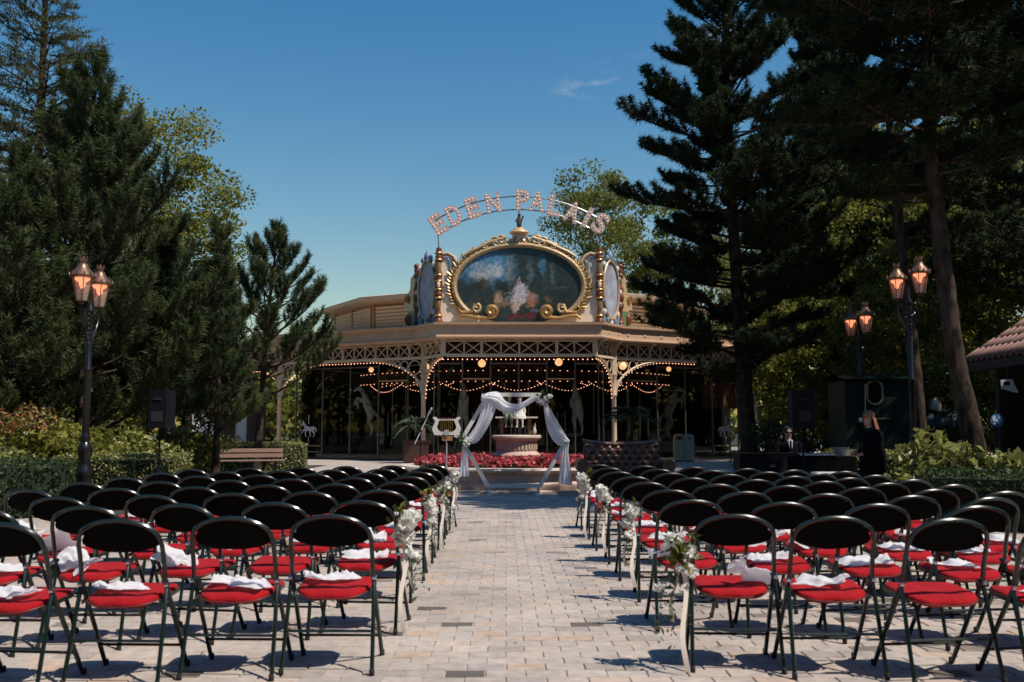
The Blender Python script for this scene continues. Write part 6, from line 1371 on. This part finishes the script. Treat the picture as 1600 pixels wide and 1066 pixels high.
# ================================================================== LOCOMOTIVE, HUT, WHITE WALL
LYY = 23.0; t = thing('steam_locomotive', 'dark green small locomotive with oval cab window behind the hedge', 'locomotive', (GX(1380, LYY), LYY, 0))
lx0, lx1 = GX(1322, LYY), GX(1442, LYY); zt = P(1380, 594, LYY).z
cab = MB().box(((lx0+lx1)/2, LYY+.6, (.55+zt)/2), (lx1-lx0, 1.2, zt-.55)).build('cab', 'loco_green', t)
mb = MB(); mb.grid(lambda u, v: ((lx0-.12)+(lx1-lx0+.24)*u, LYY-.12+1.45*v, zt+.14*math.sin(PI*v)+.02), 4, 12); mb.grid(lambda u, v: ((lx0-.12)+(lx1-lx0+.24)*u, LYY-.12+1.45*v, zt+.14*math.sin(PI*v)-.02), 4, 12); mb.build('cab_roof', 'loco_green', t, True)
wx, wz = GX(1368, LYY), P(1368, 613, LYY).z; Mw = Mfr((wx, LYY-.015, wz), (1, 0, 0), (0, 0, 1), (0, 1, 0))
def stad(hw, hh, n=10): return [(hw*math.cos(R(180*k/n)), hh-hw+hw*math.sin(R(180*k/n))) for k in range(n+1)]+[(hw*math.cos(R(180+180*k/n)), -(hh-hw)+hw*math.sin(R(180+180*k/n))) for k in range(n+1)]
wf = MB().ring(stad(.20, .30), stad(.155, .255), .03, Mfr((wx, LYY-.035, wz), (1, 0, 0), (0, 0, 1), (0, 1, 0))).build('window_frame', 'brass', t)
MB().prism(stad(.158, .258), .012, Mw).build('window_pane', 'pane_dark', t)
MB().box((GX(1345, LYY), LYY-.012, (.6+zt)/2), (.03, .02, zt-.7)).build('cab_seam', 'loco_green', t)
for px in (1352, 1438): MB().tube([P(px, 600, LYY-.06), P(px, 665, LYY-.06)], .014, 6).build('grab_rail', 'brass', t, True)
MB().box(P(1378, 654, LYY-.02), (.35, .03, .03)).build('brass_plate', 'brass', t); MB().box(P(1345, 656, LYY-.02), (.09, .02, .10)).build('number_plate', 'sign_grey', t)
by0 = LYY+.6; bx0, bx1 = lx1+.005, lx1+1.5
MB().lathe([(.02, 0), (.46, .0), (.48, .04), (.48, 1.44), (.42, 1.48), (.05, 1.5)], 24, (bx0, by0, 1.30), Matrix.Rotation(PI/2, 3, 'Y')).build('boiler', 'loco_green', t, True)
MB().lathe([(.13, 1.7), (.11, 1.78), (.11, 2.4), (.17, 2.46), (.17, 2.56)], 16, (bx0+1.1, by0, 0)).build('chimney', 'loco_green', t, True)
MB().lathe([(.2, 1.72), (.2, 1.9), (.14, 2.02), (.03, 2.06)], 16, (bx0+.5, by0, 0)).build('steam_dome', 'brass', t, True)
MB().box(((lx0+bx1)/2, by0, .62), (bx1-lx0+.1, 1.3, .16)).build('running_board', 'loco_green', t)
for px_, rw in ((lx0+.5, .38), (lx1-.25, .38), (lx1+.95, .38)):
    wl = MB().tube([Vector((px_+rw*math.cos(2*PI*k/28), by0-.62, rw+.01+rw*math.sin(2*PI*k/28)-.0)) for k in range(28)], .035, 6, closed=True).build('wheel', 'iron', t, True)
    for k in range(8): a = PI*k/4; MB().bar((px_, by0-.62, rw+.01), (px_+(rw-.02)*math.cos(a), by0-.62, rw+.01+(rw-.02)*math.sin(a)), .03, .03, (0, 1, 0)).build('spoke', 'iron', wl)
ar = [Vector((lx1+.95+.48*math.cos(R(a)), by0-.66, .62+.40*math.sin(R(a)))) for a in range(0, 181, 15)]; MB().tube(ar, .03, 6).build('splasher', 'loco_green', t, True)
# hut
HX = 8.72; t = thing('tiled_hut', 'open dark wooden hut with red-brown pantile roof', 'hut', (HX+2.4, 15.5, 0))
ye0, ye1 = 10.5, 19.0; ze = 2.58; slope = .62; rx_ = 2.7
rb_ = MB().add([(HX, ye0, ze-.06), (HX, ye1, ze-.06), (HX+rx_, ye1, ze-.06+slope*rx_), (HX+rx_, ye0, ze-.06+slope*rx_), (HX+2*rx_, ye1, ze-.06), (HX+2*rx_, ye0, ze-.06)], [(0, 1, 2, 3), (3, 2, 4, 5)]).build('roof_deck', 'dark_wood', t)
tw, tl = .21, .36; cs = 1/math.sqrt(1+slope*slope)
mb = MB(); n = 8
def tfn(u, v): return (v*tl*1.08*cs, (u-.5)*tw*1.04, v*tl*1.08*cs*slope+.035*math.sin(u*2*PI)+.03-.0*v)
mb.grid(tfn, n, 1); tile = mb.build('tile', 'tile', rb_, True); tile.data.transform(Matrix.Translation(rootloc(rb_)))
mod_faces = tile.data
bm = bmesh.new(); bm.from_mesh(tile.data); r_ = bmesh.ops.solidify(bm, geom=bm.faces[:], thickness=-.018); bm.to_mesh(tile.data); bm.free()
first = True
rows_ = int(rx_/cs/tl); cols_ = int((ye1-13.0)/tw)
for i in range(rows_):
    for j in range(cols_):
        o = tile if first else tile.copy()
        if not first: C.objects.link(o)
        first = False
        xx = HX-.03+i*tl*cs; yy = ye1-.1-j*tw
        o.location = Vector((xx, yy, ze-.03+i*tl*cs*slope+.012*(i % 2)*0))-rootloc(rb_); o.rotation_euler = (0, random.uniform(-.03, .01)-.04, random.uniform(-.01, .01))
MB().bar((HX+rx_, 13, ze+slope*rx_+.02), (HX+rx_, ye1, ze+slope*rx_+.02), .2, .1).build('ridge', 'tile', t)
MB().bar((HX+.03, ye0, ze-.13), (HX+.03, ye1, ze-.13), .06, .16).build('fascia', 'dark_wood', t)
for yy in (11, 13.6, 16.2, 18.6):
    MB().box((HX+.55, yy, 1.28), (.14, .14, 2.56)).build('post', 'dark_wood', t)
MB().box((HX+3.9, 14.8, 1.28), (.1, 8.0, 2.56)).build('back_wall', 'dark_wood', t)
MB().box((HX+2.2, 18.85, 1.28), (3.2, .08, 2.56)).build('end_wall', 'dark_wood', t)
MB().box((HX+.6, 15.0, .45), (.08, 7.0, .9)).build('counter_wall', 'dark_wood', t)
# signs hung in the hut
def hung(px, py, Y): return P(px, py, Y)
p = hung(1574, 602, 16.8); t = thing('notice_sign', 'pale grey notice board with folded corner hanging under hut eave', 'sign', (p.x, p.y, p.z))
Mp = Mfr(p, (1, 0, 0), (0, 0, 1), (0, -1, 0))
MB().prism([(-.12, .09), (.08, .10), (.11, .02), (.18, -.13), (.10, -.12), (-.11, -.06)], .02, Mp).build('board', 'sign_grey', t); MB().prism([(-.07, .055), (.035, .06), (.03, .0), (-.07, -.005)], .004, Mfr(p+Vector((0, -.023, 0)), (1, 0, 0), (0, 0, 1), (0, -1, 0))).build('printed_patch', 'black_plastic', t)
MB().tube([p+Vector((0, 0, .09)), Vector((p.x, p.y, ze-.1))], .006, 5).build('hanger', 'steel_dark', t, True)
p = hung(1557, 657, 16.4); t = thing('round_sign', 'round blue sign with pale motif on the hut counter', 'sign', (p.x, p.y, p.z))
MB().prism([(.105*math.cos(2*PI*k/28), .105*math.sin(2*PI*k/28)) for k in range(28)], .02, Mfr(p, (1, 0, 0), (0, 0, 1), (0, -1, 0))).build('disc', 'sign_blue', t)
for (a, b, c_, d_) in ((-.05, .03, .03, .05), (.0, -.02, .05, .035), (.045, .03, .025, .04), (-.03, -.045, .03, .025)): MB().prism([(a+c_*math.cos(2*PI*k/10), b+d_*math.sin(2*PI*k/10)) for k in range(10)], .004, Mfr(p+Vector((0, -.022, 0)), (1, 0, 0), (0, 0, 1), (0, -1, 0))).build('motif', 'sign_pale', t)
MB().box((p.x, p.y+.03, (p.z)/2), (.04, .03, p.z)).build('stake', 'dark_wood', t)
# white wall seen between the trunks at far left of the pavilion, and low building behind trees
wy_ = 50; a, b = GX(300, wy_), GX(385, wy_)
t = thing('white_building', 'low white building glimpsed behind the dark-leaved tree', 'building', ((a+b)/2, wy_+2, 0))
MB().box(((a+b)/2, wy_+2, 1.45), (b-a, 4, 2.9)).build('wall', 'white_wall', t)
MB().box(((a+b)/2, wy_+2, 2.98), (b-a+.5, 4.5, .16)).build('roof', 'roof_tan', t); MB().box((b-1.0, wy_-.02, 1.0), (.9, .06, 2.0)).build('door', 'steel_dark', t)
